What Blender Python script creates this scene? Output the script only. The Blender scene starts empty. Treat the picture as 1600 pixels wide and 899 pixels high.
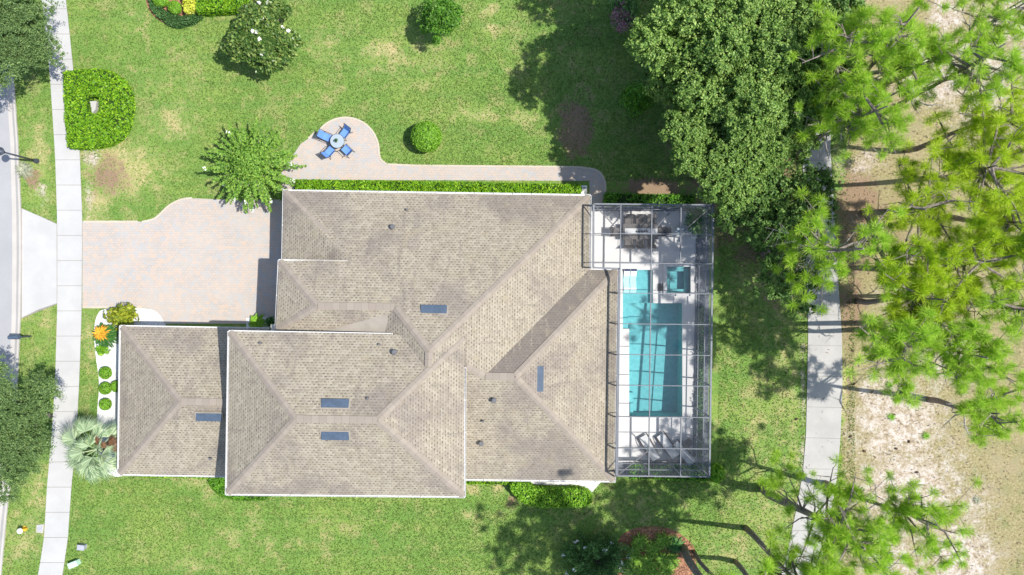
import bpy, math, random
import numpy as np
from mathutils import Vector, Matrix

# ------------------------------------------------------------------ camera, sky, sun, exposure
scn = bpy.context.scene
H = 50.4                      # drone height above the lawn
S = 0.042                     # metres per photo pixel on the ground
SUN_EL, SUN_AZ = 60.3, 95.0   # sun in the east, a touch south of it
cam_d = bpy.data.cameras.new('camera'); cam = bpy.data.objects.new('camera', cam_d)
scn.collection.objects.link(cam); scn.camera = cam
cam.location = (0, 0, H); cam.rotation_euler = (0, 0, 0)
cam_d.lens = 27; cam_d.sensor_width = 36; cam_d.clip_start = 0.5; cam_d.clip_end = 2000
w = bpy.data.worlds.new('World'); scn.world = w; w.use_nodes = True
nt = w.node_tree; sky = nt.nodes.new('ShaderNodeTexSky'); sky.sky_type = 'NISHITA'; sky.sun_disc = False
sky.sun_elevation = math.radians(SUN_EL); sky.sun_rotation = math.radians(SUN_AZ)
bg = nt.nodes['Background']; bg.inputs[1].default_value = 0.15
nt.links.new(sky.outputs[0], bg.inputs[0])
sl = bpy.data.lights.new('sun', 'SUN'); sl.energy = 4.6; sl.angle = math.radians(0.55); sl.color = (1, .965, .9)
so = bpy.data.objects.new('sun', sl); scn.collection.objects.link(so)
el, az = math.radians(SUN_EL), math.radians(SUN_AZ)
sdir = Vector((math.cos(el)*math.sin(az), math.cos(el)*math.cos(az), math.sin(el)))
so.rotation_euler = sdir.to_track_quat('Z', 'Y').to_euler(); so.location = (40, -10, 80)
scn.view_settings.view_transform = 'Standard'; scn.view_settings.look = 'None'
scn.view_settings.exposure = 0.4; scn.view_settings.gamma = 1

R = random.Random(7)
NR = np.random.default_rng(11)

# ------------------------------------------------------------------ helpers
def W(px, py, z=0.0):
    """photo pixel + height above the lawn -> point in the world"""
    k = (H - z) / H * S
    return Vector(((px-800)*k, -(py-449.5)*k, z))

def tag(o, label=None, cat=None, group=None, kind=None):
    if label: o['label'] = label
    if cat: o['category'] = cat
    if group: o['group'] = group
    if kind: o['kind'] = kind
    return o

def empty(name, loc=(0, 0, 0), label=None, cat=None, group=None):
    o = bpy.data.objects.new(name, None); o.location = loc; o.empty_display_size = .3
    scn.collection.objects.link(o); return tag(o, label, cat, group)

def root_loc(p):
    v = Vector((0, 0, 0))
    while p is not None:
        v += Vector(p.location); p = p.parent
    return v

class MB:
    def __init__(s): s.v = []; s.f = []; s.uv = []
    def add(s, vs, fs, uvs=None):
        n = len(s.v); s.v += [Vector(v) for v in vs]; s.f += [[i+n for i in f] for f in fs]
        s.uv += uvs if uvs else [(0, 0)]*len(vs)
    def box(s, c, d, rz=0, rx=0, ry=0):
        m = Matrix.Translation(Vector(c)) @ Matrix.Rotation(rz, 4, 'Z') @ Matrix.Rotation(rx, 4, 'X') @ Matrix.Rotation(ry, 4, 'Y')
        x, y, z = d[0]/2, d[1]/2, d[2]/2
        vs = [m @ Vector((a*x, b*y, e*z)) for a in (-1, 1) for b in (-1, 1) for e in (-1, 1)]
        s.add(vs, [(0,1,3,2),(4,6,7,5),(0,4,5,1),(2,3,7,6),(0,2,6,4),(1,5,7,3)])
    def bar(s, a, b, wd, ht, up=Vector((0, 0, 1))):
        a, b = Vector(a), Vector(b); d = (b-a).normalized()
        sd = d.cross(up)
        if sd.length < 1e-3: sd = d.cross(Vector((1, 0, 0)))
        sd.normalize(); u = sd.cross(d)
        vs = [p + sd*i*wd/2 + u*j*ht/2 for p in (a, b) for i in (-1, 1) for j in (-1, 1)]
        s.add(vs, [(0,1,3,2),(4,6,7,5),(0,4,5,1),(2,3,7,6),(0,2,6,4),(1,5,7,3)])
    def tube(s, pts, rad, n=6, cap=True):
        pts = [Vector(p) for p in pts]
        if not hasattr(rad, '__len__'): rad = [rad]*len(pts)
        vs = []; fs = []
        for i, p in enumerate(pts):
            d = (pts[min(i+1, len(pts)-1)] - pts[max(i-1, 0)]).normalized()
            a = Vector((0, 0, 1)) if abs(d.z) < .9 else Vector((1, 0, 0))
            x = d.cross(a).normalized(); y = d.cross(x)
            vs += [p + (x*math.cos(t)+y*math.sin(t))*rad[i] for t in [2*math.pi*k/n for k in range(n)]]
        for i in range(len(pts)-1):
            for k in range(n):
                fs.append((i*n+k, i*n+(k+1) % n, (i+1)*n+(k+1) % n, (i+1)*n+k))
        if cap:
            fs.append(tuple(range(n))[::-1]); fs.append(tuple((len(pts)-1)*n+k for k in range(n)))
        s.add(vs, fs)
    def prism(s, poly, z0, z1):
        n = len(poly)
        vs = [Vector((p[0], p[1], z1)) for p in poly] + [Vector((p[0], p[1], z0)) for p in poly]
        s.add(vs, [tuple(range(n)), tuple(range(2*n-1, n-1, -1))] + [(i, i+n, (i+1) % n+n, (i+1) % n) for i in range(n)])
    def lathe(s, c, prof, n=16):
        vs = []; fs = []
        for r, z in prof:
            vs += [Vector((c[0]+r*math.cos(2*math.pi*k/n), c[1]+r*math.sin(2*math.pi*k/n), c[2]+z)) for k in range(n)]
        m = len(prof)
        for i in range(m-1):
            for k in range(n):
                fs.append((i*n+k, i*n+(k+1) % n, (i+1)*n+(k+1) % n, (i+1)*n+k))
        fs.append(tuple((m-1)*n+k for k in range(n))); fs.append(tuple(range(n))[::-1])
        s.add(vs, fs)
    def blob(s, c, r, n=12, m=8, jit=.06, rnd=R):
        vs = []; fs = []
        for i in range(m+1):
            a = math.pi*i/m
            for k in range(n):
                j = 1+rnd.uniform(-jit, jit)
                vs.append(Vector(c)+Vector((r[0]*math.sin(a)*math.cos(2*math.pi*k/n), r[1]*math.sin(a)*math.sin(2*math.pi*k/n), r[2]*math.cos(a)))*j)
        for i in range(m):
            for k in range(n):
                fs.append((i*n+k, (i+1)*n+k, (i+1)*n+(k+1) % n, i*n+(k+1) % n))
        s.add(vs, fs)
    def build(s, name, mat, parent=None, origin=None, smooth=False):
        o0 = root_loc(parent) if parent is not None else Vector(origin or (0, 0, 0))
        me = bpy.data.meshes.new(name)
        me.from_pydata([v-o0 for v in s.v], [], s.f)
        uvl = me.uv_layers.new(name='UVMap')
        idx = np.empty(len(me.loops), dtype=np.int32); me.loops.foreach_get('vertex_index', idx)
        uvl.data.foreach_set('uv', np.array(s.uv, dtype=np.float32)[idx].ravel())
        me.materials.append(mat)
        if smooth: me.polygons.foreach_set('use_smooth', [True]*len(me.polygons))
        o = bpy.data.objects.new(name, me); scn.collection.objects.link(o)
        if parent is None: o.location = o0
        else: o.parent = parent
        return o

def quads_obj(name, V, mat, parent=None, origin=(0, 0, 0), extra=None):
    """V: (N,4,3) world array of separate quads; extra: MB merged in"""
    o0 = root_loc(parent) if parent is not None else Vector(origin)
    n = len(V)
    v = V.reshape(-1, 3)
    fl = np.arange(n*4, dtype=np.int32); starts = list(range(0, n*4, 4)); tot = [4]*n
    loops = list(fl)
    if extra:
        base = len(v); v = np.vstack([v, np.array([list(a) for a in extra.v])])
        for f in extra.f:
            starts.append(len(loops)); tot.append(len(f)); loops += [i+base for i in f]
    v = v - np.array(o0)
    me = bpy.data.meshes.new(name)
    me.vertices.add(len(v)); me.vertices.foreach_set('co', v.astype(np.float32).ravel())
    me.loops.add(len(loops)); me.loops.foreach_set('vertex_index', np.array(loops, dtype=np.int32))
    me.polygons.add(len(starts)); me.polygons.foreach_set('loop_start', np.array(starts, dtype=np.int32))
    me.polygons.foreach_set('loop_total', np.array(tot, dtype=np.int32))
    me.update(calc_edges=True); me.materials.append(mat)
    o = bpy.data.objects.new(name, me); scn.collection.objects.link(o)
    if parent is None: o.location = o0
    else: o.parent = parent
    return o

def unit(a): return a/np.maximum(np.linalg.norm(a, axis=-1, keepdims=True), 1e-6)
def leaves(C, size, aspect=.55, bias=(0, 0, 1), spread=.9, outward=None):
    """rhombic leaves (N,4,3) about the centres C"""
    C = np.asarray(C, float); n = len(C)
    nb = np.array(bias)[None, :]*1.0 if outward is None else outward
    N = unit(nb + NR.normal(0, spread, (n, 3)))
    T = unit(np.cross(N, NR.normal(0, 1, (n, 3)))); B = np.cross(N, T)
    L = (size*NR.uniform(.65, 1.35, n))[:, None]
    return np.stack([C-T*L, C+B*L*aspect+N*L*.12, C+T*L, C-B*L*aspect+N*L*.12], 1)
def blades(C, D, L, wd, up=None):
    """narrow blades from C along D"""
    n = len(C); sd = unit(np.cross(D, NR.normal(0, 1, (n, 3)) if up is None else np.array([.25, 0, 1])+NR.normal(0, up, (n, 3))))
    L = np.asarray(L)[:, None]; wd = np.asarray(wd)
    if wd.ndim: wd = wd[:, None]
    return np.stack([C, C+D*L*.5+sd*wd, C+D*L, C+D*L*.5-sd*wd], 1)
def sph(n): return unit(NR.normal(0, 1, (n, 3)))

def inpoly(P, poly):
    x, y = P[:, 0], P[:, 1]; r = np.zeros(len(P), bool); n = len(poly)
    for i in range(n):
        x1, y1 = poly[i][0], poly[i][1]; x2, y2 = poly[(i+1) % n][0], poly[(i+1) % n][1]
        c = ((y1 > y) != (y2 > y)) & (x < (x2-x1)*(y-y1)/(y2-y1+1e-12)+x1)
        r ^= c
    return r

def smooth_poly(pts, it=2):
    for _ in range(it):
        o = []
        for i in range(len(pts)):
            a, b = pts[i], pts[(i+1) % len(pts)]
            o += [(a[0]*.75+b[0]*.25, a[1]*.75+b[1]*.25), (a[0]*.25+b[0]*.75, a[1]*.25+b[1]*.75)]
        pts = o
    return pts
def smooth_line(pts, it=2):
    for _ in range(it):
        o = [pts[0]]
        for a, b in zip(pts[:-1], pts[1:]):
            o += [(a[0]*.75+b[0]*.25, a[1]*.75+b[1]*.25), (a[0]*.25+b[0]*.75, a[1]*.25+b[1]*.75)]
        pts = o+[pts[-1]]
    return pts

def copy_tree(o, parent=None):
    c = o.copy(); scn.collection.objects.link(c)
    if parent: c.parent = parent
    for ch in list(o.children): copy_tree(ch, c)
    return c

# ------------------------------------------------------------------ materials
class NB:
    def __init__(s, name):
        s.m = bpy.data.materials.new(name); s.m.use_nodes = True; s.t = s.m.node_tree
        s.p = s.t.nodes['Principled BSDF']; s.out = s.t.nodes['Material Output']
    def n(s, typ, ins=None, **kw):
        x = s.t.nodes.new('ShaderNode'+typ)
        for k, v in kw.items(): setattr(x, k, v)
        for k, v in (ins or {}).items():
            if isinstance(v, bpy.types.NodeSocket): s.t.links.new(v, x.inputs[k])
            else: x.inputs[k].default_value = v
        return x
    def link(s, a, b): s.t.links.new(a, b)
    def coord(s, which='Object'): return s.n('TexCoord').outputs[which]
    def pos(s): return s.n('NewGeometry').outputs['Position']
    def noise(s, v, scale, detail=3, rough=.55, out='Fac'):
        return s.n('TexNoise', {'Vector': v, 'Scale': scale, 'Detail': detail, 'Roughness': rough}).outputs[out]
    def ramp(s, f, pts, interp='LINEAR'):
        r = s.n('ValToRGB', {'Fac': f}); e = r.color_ramp.elements; r.color_ramp.interpolation = interp
        while len(e) < len(pts): e.new(.5)
        for i, (p, c) in enumerate(pts): e[i].position = p; e[i].color = (*c, 1) if len(c) == 3 else c
        return r.outputs[0]
    def mix(s, f, a, b, mode='MIX'):
        x = s.n('Mix', data_type='RGBA', blend_type=mode)
        for i, v in ((0, f), (6, a), (7, b)):
            if isinstance(v, bpy.types.NodeSocket): s.link(v, x.inputs[i])
            else: x.inputs[i].default_value = v if i == 0 else (*v, 1)
        return x.outputs[2]
    def math(s, op, a, b=0.0, c=0.0):
        x = s.n('Math', operation=op)
        for i, v in enumerate((a, b, c)):
            if isinstance(v, bpy.types.NodeSocket): s.link(v, x.inputs[i])
            else: x.inputs[i].default_value = v
        return x.outputs[0]
    def sstep(s, v, lo, hi):
        x = s.n('MapRange', {'Value': v, 'From Min': lo, 'From Max': hi}, interpolation_type='SMOOTHSTEP'); return x.outputs[0]
    def bump(s, h, st=.3, d=.02):
        b = s.n('Bump', {'Height': h, 'Strength': st, 'Distance': d}); s.link(b.outputs[0], s.p.inputs['Normal'])
    def fin(s, col, rough=.8, spec=.3, metal=0):
        if isinstance(col, bpy.types.NodeSocket): s.link(col, s.p.inputs['Base Color'])
        else: s.p.inputs['Base Color'].default_value = (*col, 1)
        s.p.inputs['Roughness'].default_value = rough; s.p.inputs['Specular IOR Level'].default_value = spec
        s.p.inputs['Metallic'].default_value = metal
        return s.m

def plain(name, col, rough=.6, var=.12, scale=6, spec=.3, metal=0):
    b = NB(name); f = b.noise(b.coord(), scale, 4)
    c = b.mix(b.sstep(f, .3, .7), tuple(x*(1-var) for x in col), tuple(min(1, x*(1+var)) for x in col))
    return b.fin(c, rough, spec, metal)

def leafmat(name, dark, mid, light, tr=.25, rough=.5, tone=.6):
    b = NB(name); g = b.n('NewGeometry')
    r = g.outputs['Random Per Island']
    c = b.ramp(r, [(0, dark), (.5, mid), (1, light)])
    n = b.noise(b.coord(), tone, 2)
    c = b.mix(b.math('MULTIPLY', b.sstep(n, .35, .65), .5), c, tuple(x*.7 for x in mid))
    b.fin(c, rough, .25)
    t = b.n('BsdfTranslucent', {'Color': c}); mx = b.n('MixShader', {0: tr, 1: b.p.outputs[0], 2: t.outputs[0]})
    b.link(mx.outputs[0], b.out.inputs[0]); return b.m

M = {}
M['oak'] = leafmat('oak_leaves', (.055, .13, .022), (.18, .325, .06), (.44, .58, .15), .3, tone=.22)
M['oak_dark'] = leafmat('dark_oak_leaves', (.045, .12, .03), (.12, .24, .05), (.26, .4, .1), .3, tone=.3)
M['street_oak'] = leafmat('street_oak_leaves', (.055, .11, .035), (.14, .24, .07), (.3, .42, .14), .3)
M['needles'] = leafmat('pine_needles', (.2, .4, .03), (.4, .64, .05), (.62, .82, .12), .5, tone=.35)
M['hedge'] = leafmat('hedge_leaves', (.07, .19, .01), (.17, .39, .015), (.38, .58, .03), .25, tone=1.0)
M['hedge_deep'] = leafmat('deep_hedge_leaves', (.05, .15, .012), (.1, .28, .02), (.2, .42, .03), .25, tone=1.2)
M['ball'] = leafmat('ball_leaves', (.09, .22, .015), (.16, .36, .025), (.28, .5, .04), .2)
M['magnolia'] = leafmat('magnolia_leaves', (.03, .08, .018), (.09, .18, .035), (.32, .4, .1), .15, .35)
M['smalltree'] = leafmat('small_tree_leaves', (.04, .12, .015), (.09, .24, .025), (.18, .38, .04), .25)
M['needles_gold'] = leafmat('golden_pine_needles', (.26, .42, .015), (.5, .68, .03), (.7, .84, .08), .5, tone=.35)
M['myrtle'] = leafmat('myrtle_leaves', (.08, .2, .03), (.2, .4, .05), (.42, .6, .11), .3)
M['silver'] = leafmat('silver_palm_leaves', (.12, .19, .1), (.3, .42, .23), (.55, .63, .38), .15)
M['deadfrond'] = leafmat('dead_frond', (.08, .04, .02), (.16, .08, .04), (.25, .14, .07), .1)
M['croton'] = leafmat('croton_leaves', (.1, .15, .01), (.24, .3, .02), (.45, .45, .04), .2)
M['cycad'] = leafmat('cycad_leaves', (.02, .09, .02), (.05, .16, .03), (.12, .26, .04), .15)
M['orange'] = leafmat('orange_bromeliad', (.5, .17, .02), (.75, .38, .03), (.85, .6, .06), .2)
M['lime'] = leafmat('lime_leaves', (.1, .26, .015), (.19, .42, .025), (.34, .56, .045), .25)
M['yellow'] = leafmat('yellow_shrub_leaves', (.4, .45, .03), (.62, .65, .06), (.8, .82, .2), .2)
M['cover'] = leafmat('groundcover_leaves', (.035, .1, .03), (.07, .17, .045), (.12, .24, .06), .2)
M['purple'] = leafmat('purple_leaves', (.06, .015, .03), (.12, .03, .05), (.2, .06, .08), .15)
M['oleander'] = leafmat('oleander_leaves', (.04, .12, .03), (.11, .25, .06), (.25, .42, .12), .25)
M['lily'] = leafmat('lily_leaves', (.07, .18, .015), (.17, .35, .03), (.36, .52, .07), .3)
M['pinkflower'] = leafmat('pink_flowers', (.3, .12, .16), (.42, .22, .26), (.55, .36, .38), .2)
M['straggle'] = leafmat('grey_grass', (.2, .22, .13), (.36, .38, .26), (.55, .55, .4), .2)
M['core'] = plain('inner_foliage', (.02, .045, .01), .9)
M['flower'] = plain('white_petals', (.85, .83, .76), .6, .05)
M['bark'] = plain('bark', (.19, .16, .14), .9, .35, 9)
M['pinebark'] = plain('pine_bark', (.2, .165, .145), .9, .4, 7)
M['deadwood'] = plain('dead_wood', (.3, .27, .25), .85, .3, 8)
M['white'] = plain('white_paint', (.78, .77, .75), .45, .03)
M['guttermetal'] = plain('gutter_metal', (.66, .65, .63), .5, .05)
M['stucco'] = plain('stucco', (.7, .66, .6), .85, .06, 3)
M['alu'] = plain('cage_aluminium', (.17, .18, .2), .55, .1, 3, .3)
M['bronze'] = plain('bronze_aluminium', (.09, .09, .1), .4, .1, 3, .5)
M['black'] = plain('black_metal', (.025, .028, .034), .45, .1, 5, .5)
M['lampmetal'] = plain('lamp_metal', (.05, .06, .08), .4, .15, 9, .5)
M['blue'] = plain('blue_sling', (.13, .27, .62), .75, .1, 30)
M['navy'] = plain('navy_cushion', (.02, .035, .1), .8, .1)
M['wicker'] = plain('dark_wicker', (.11, .1, .095), .7, .3, 40)
M['brown'] = plain('brown_wood', (.075, .05, .045), .5, .25, 12)
M['cushion'] = plain('grey_cushion', (.5, .5, .5), .85, .05)
M['paleplastic'] = plain('pale_plastic', (.74, .78, .8), .35, .04)
M['terracotta'] = plain('terracotta', (.4, .2, .12), .8, .15)
M['yellowpaint'] = plain('yellow_paint', (.75, .42, .03), .5, .1)
M['palegreen'] = plain('pale_green_metal', (.5, .72, .58), .5, .06)
M['greybox'] = plain('grey_box', (.36, .37, .42), .6, .1)
M['membrane'] = plain('roof_membrane', (.31, .275, .23), .8, .08, 1.5)
M['vent'] = plain('vent_metal', (.07, .1, .145), .6, .12, 4, .2)
M['ventdark'] = plain('vent_throat', (.02, .022, .03), .7)
M['pvc'] = plain('vent_pipe', (.13, .13, .14), .6)

def grass_material():
    b = NB('lawn_grass'); P = b.pos()
    at = b.n('Attribute', attribute_name='cover'); sp = b.n('SeparateColor', {0: at.outputs['Color']})
    dry, sand, lit = sp.outputs[0], sp.outputs[1], sp.outputs[2]; scrub = at.outputs['Alpha']
    big = b.noise(P, .22, 4); medi = b.noise(P, 1.1, 5, .65); fine = b.noise(P, 6.5, 5, .75); vf = b.noise(P, 22, 3, .8)
    # mowing bands
    mp = b.n('Mapping', {'Vector': P, 'Rotation': (0, 0, .04), 'Scale': (.07, 1.3, 1)})
    band = b.noise(mp.outputs[0], 1.0, 2)
    g = b.mix(b.sstep(big, .38, .62), (.115, .24, .035), (.2, .295, .055))
    g = b.mix(b.math('MULTIPLY', b.sstep(band, .48, .6), .55), g, (.08, .21, .035))
    g = b.mix(b.math('MULTIPLY', b.sstep(medi, .5, .66), .6), g, (.3, .3, .1))
    soft = b.noise(P, .55, 6, .7); g = b.mix(b.math('MULTIPLY', b.sstep(soft, .5, .64), .6), g, (.33, .3, .13))
    g = b.mix(b.math('MULTIPLY', b.sstep(fine, .45, .62), .85), g, (.065, .135, .022))
    g = b.mix(b.math('MULTIPLY', b.sstep(vf, .46, .62), .7), g, (.3, .38, .13))
    def mask(a, amt=.55, lo=.38, hi=.62):
        k = b.math('ADD', b.math('MULTIPLY', b.math('SUBTRACT', medi, .5), amt*2.0), b.math('MULTIPLY', b.math('SUBTRACT', fine, .5), amt*1.8))
        return b.sstep(b.math('ADD', a, b.math('MULTIPLY', k, b.math('MINIMUM', b.math('MULTIPLY', a, 6), 1))), lo, hi)
    dc = b.ramp(fine, [(.35, (.3, .22, .1)), (.5, (.46, .37, .18)), (.68, (.6, .5, .3))])
    g = b.mix(b.math('MULTIPLY', mask(dry, .8, .2, 1.1), .85), g, dc)
    sc = b.ramp(fine, [(.3, (.15, .135, .055)), (.5, (.29, .25, .125)), (.7, (.43, .37, .22))])
    sc = b.mix(b.math('MULTIPLY', b.sstep(medi, .48, .62), .6), sc, (.16, .19, .06))
    sc = b.mix(b.math('MULTIPLY', b.sstep(soft, .48, .62), .5), sc, (.36, .29, .19))
    g = b.mix(mask(scrub, .35), g, sc)
    lc = b.ramp(vf, [(.3, (.1, .07, .05)), (.5, (.26, .18, .115)), (.7, (.44, .32, .2))])
    g = b.mix(mask(lit, .5), g, lc)
    wv = b.math('ADD', b.math('MULTIPLY', b.noise(P, 1.7, 9, .78), .6), b.math('MULTIPLY', b.n('TexNoise', {'Vector': P, 'Scale': 5.5, 'Detail': 5, 'Roughness': .75, 'Distortion': .8}).outputs['Fac'], .4))
    sn = b.ramp(wv, [(.38, (.2, .15, .09)), (.47, (.38, .31, .22)), (.53, (.52, .46, .4)), (.66, (.62, .58, .54))])
    g = b.mix(mask(sand, .75, .2, .85), g, sn)
    b.bump(b.math('ADD', fine, vf), .5, .05)
    return b.fin(g, .95, .1)

def concrete(name, c, stain=.1, rough=.85):
    b = NB(name); P = b.pos(); n1 = b.noise(P, .7, 5, .6); n2 = b.noise(P, 14, 3)
    g = b.mix(b.sstep(n1, .3, .7), tuple(x*(1-stain) for x in c), c)
    g = b.mix(b.math('MULTIPLY', n2, .3), g, tuple(x*(1-stain*1.2) for x in c))
    b.bump(n2, .1, .01); return b.fin(g, rough, .2)
def paver(name):
    b = NB(name); P = b.pos()
    br = b.n('TexBrick', {'Vector': P, 'Color1': (.39, .36, .33, 1), 'Color2': (.47, .385, .32, 1), 'Mortar': (.31, .28, .26, 1), 'Scale': 1.0,
              'Mortar Size': .008, 'Brick Width': .24, 'Row Height': .16, 'Bias': 0.0})
    v = b.n('TexVoronoi', {'Vector': P, 'Scale': 4.2}); hs = b.n('SeparateColor', {0: v.outputs['Color']})
    c = b.mix(b.math('MULTIPLY', b.sstep(hs.outputs[0], .55, .8), .6), br.outputs[0], (.36, .375, .385))
    c = b.mix(b.math('MULTIPLY', b.sstep(hs.outputs[1], .7, .9), .5), c, (.5, .38, .29))
    n = b.noise(P, .5, 4); c = b.mix(b.math('MULTIPLY', b.sstep(n, .35, .7), .35), c, (.47, .42, .37))
    b.bump(br.outputs[1], -.3, .01)
    return b.fin(c, .85, .15)
def asphalt():
    b = NB('asphalt'); P = b.pos(); n1 = b.noise(P, .5, 5); n2 = b.noise(P, 30, 3, .8)
    c = b.mix(b.sstep(n1, .3, .7), (.34, .338, .335), (.385, .383, .38)); c = b.mix(b.math('MULTIPLY', n2, .5), c, (.26, .26, .28))
    return b.fin(c, .9, .1)
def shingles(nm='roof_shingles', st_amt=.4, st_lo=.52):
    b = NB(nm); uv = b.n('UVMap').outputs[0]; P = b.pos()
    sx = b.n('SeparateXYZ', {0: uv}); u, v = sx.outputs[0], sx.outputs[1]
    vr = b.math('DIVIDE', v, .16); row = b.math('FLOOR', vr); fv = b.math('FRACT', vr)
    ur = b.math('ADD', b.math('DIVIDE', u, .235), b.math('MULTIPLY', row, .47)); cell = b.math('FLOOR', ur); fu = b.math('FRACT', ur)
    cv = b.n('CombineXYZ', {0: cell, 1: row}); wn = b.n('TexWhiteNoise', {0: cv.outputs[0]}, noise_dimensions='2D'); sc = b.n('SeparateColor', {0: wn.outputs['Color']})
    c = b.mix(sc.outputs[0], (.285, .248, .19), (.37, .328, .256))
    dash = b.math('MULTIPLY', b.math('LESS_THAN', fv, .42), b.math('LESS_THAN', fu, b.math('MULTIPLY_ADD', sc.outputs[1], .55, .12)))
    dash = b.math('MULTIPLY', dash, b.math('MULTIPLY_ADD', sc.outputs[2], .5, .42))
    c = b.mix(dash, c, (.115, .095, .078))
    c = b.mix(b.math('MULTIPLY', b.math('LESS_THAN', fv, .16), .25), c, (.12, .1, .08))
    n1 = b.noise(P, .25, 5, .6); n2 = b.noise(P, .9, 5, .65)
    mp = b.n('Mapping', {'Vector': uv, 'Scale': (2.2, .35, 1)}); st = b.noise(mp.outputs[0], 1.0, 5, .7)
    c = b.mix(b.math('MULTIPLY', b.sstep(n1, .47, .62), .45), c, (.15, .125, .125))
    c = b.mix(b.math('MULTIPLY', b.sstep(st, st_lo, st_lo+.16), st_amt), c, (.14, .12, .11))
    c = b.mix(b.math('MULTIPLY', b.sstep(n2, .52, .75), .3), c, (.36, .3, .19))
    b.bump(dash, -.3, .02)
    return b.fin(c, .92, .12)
def capmat():
    b = NB('ridge_cap_shingles'); uv = b.n('UVMap').outputs[0]
    br = b.n('TexBrick', {'Vector': uv, 'Color1': (.275, .235, .195, 1), 'Color2': (.315, .272, .225, 1), 'Mortar': (.23, .195, .165, 1), 'Scale': 1.0,
              'Mortar Size': .014, 'Brick Width': 5.0, 'Row Height': .42})
    n = b.noise(b.pos(), 1.2, 4)
    c = b.mix(b.math('MULTIPLY', b.sstep(n, .45, .7), .4), br.outputs[0], (.3, .255, .22))
    return b.fin(c, .9, .12)
def gravel(name, a, bb, sc=22):
    b = NB(name); P = b.pos(); v = b.n('TexVoronoi', {'Vector': P, 'Scale': sc}); s = b.n('SeparateColor', {0: v.outputs['Color']})
    c = b.mix(s.outputs[0], a, bb); b.bump(v.outputs['Distance'], .6, .03); return b.fin(c, .9, .2)
def screenmat(name, op, col=(.25, .26, .29)):
    b = NB(name); tr = b.n('BsdfTransparent'); d = b.n('BsdfDiffuse', {'Color': (*col, 1)})
    mx = b.n('MixShader', {0: op, 1: tr.outputs[0], 2: d.outputs[0]}); b.link(mx.outputs[0], b.out.inputs[0]); return b.m
def watermat():
    b = NB('pool_water'); P = b.pos(); n = b.noise(P, 2.2, 3); bu = b.n('Bump', {'Height': n, 'Strength': .25, 'Distance': .05})
    tr = b.n('BsdfTransparent', {'Color': (.72, .93, .95, 1)}); gl = b.n('BsdfGlossy', {'Roughness': .06, 'Normal': bu.outputs[0]})
    fr = b.n('Fresnel', {'IOR': 1.33, 'Normal': bu.outputs[0]})
    mx = b.n('MixShader', {0: fr.outputs[0], 1: tr.outputs[0], 2: gl.outputs[0]}); b.link(mx.outputs[0], b.out.inputs[0]); return b.m
def plaster():
    b = NB('pool_plaster'); P = b.pos(); n = b.noise(P, 3.5, 5, .75)
    v = b.n('TexVoronoi', {'Vector': P, 'Scale': 2.6}, feature='SMOOTH_F1')
    c = b.mix(b.sstep(n, .35, .65), (.17, .4, .42), (.25, .5, .52)); 
    c = b.mix(b.math('MULTIPLY', v.outputs[0], .35), c, (.3, .56, .58)); return b.fin(c, .8, .2)  # paler cell borders paint the water's ripple light into the plaster
def glassmat():
    b = NB('table_glass'); return b.fin((.34, .4, .44), .25, .4)

M['grass'] = grass_material(); M['walk'] = concrete('sidewalk_concrete', (.475, .467, .45), .11)
M['path'] = concrete('cart_path_concrete', (.43, .415, .39), .16); M['kerb'] = concrete('kerb_concrete', (.48, .45, .41), .12)
M['deckc'] = concrete('deck_concrete', (.6, .585, .575), .08); M['paver'] = paver('pavers'); M['asphalt'] = asphalt()
M['edge'] = concrete('paver_edge', (.52, .46, .37), .1)
M['roof'] = shingles(); M['roof_dark'] = shingles('dark_shingles', .7, .3); M['cap'] = capmat(); M['gravel'] = gravel('white_gravel', (.5, .5, .49), (.74, .73, .71))  # second shingle copy has heavier streaks, so the slope using it is darker
M['mulch'] = gravel('red_mulch', (.14, .06, .035), (.42, .22, .13), 16)
M['joint'] = concrete('joint_sand', (.27, .25, .22), .1)
M['screen'] = screenmat('roof_screen', .07); M['screenwall'] = screenmat('wall_screen', .22, (.3, .32, .37))
M['water'] = watermat(); M['plaster'] = plaster(); M['glass'] = glassmat()

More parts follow.
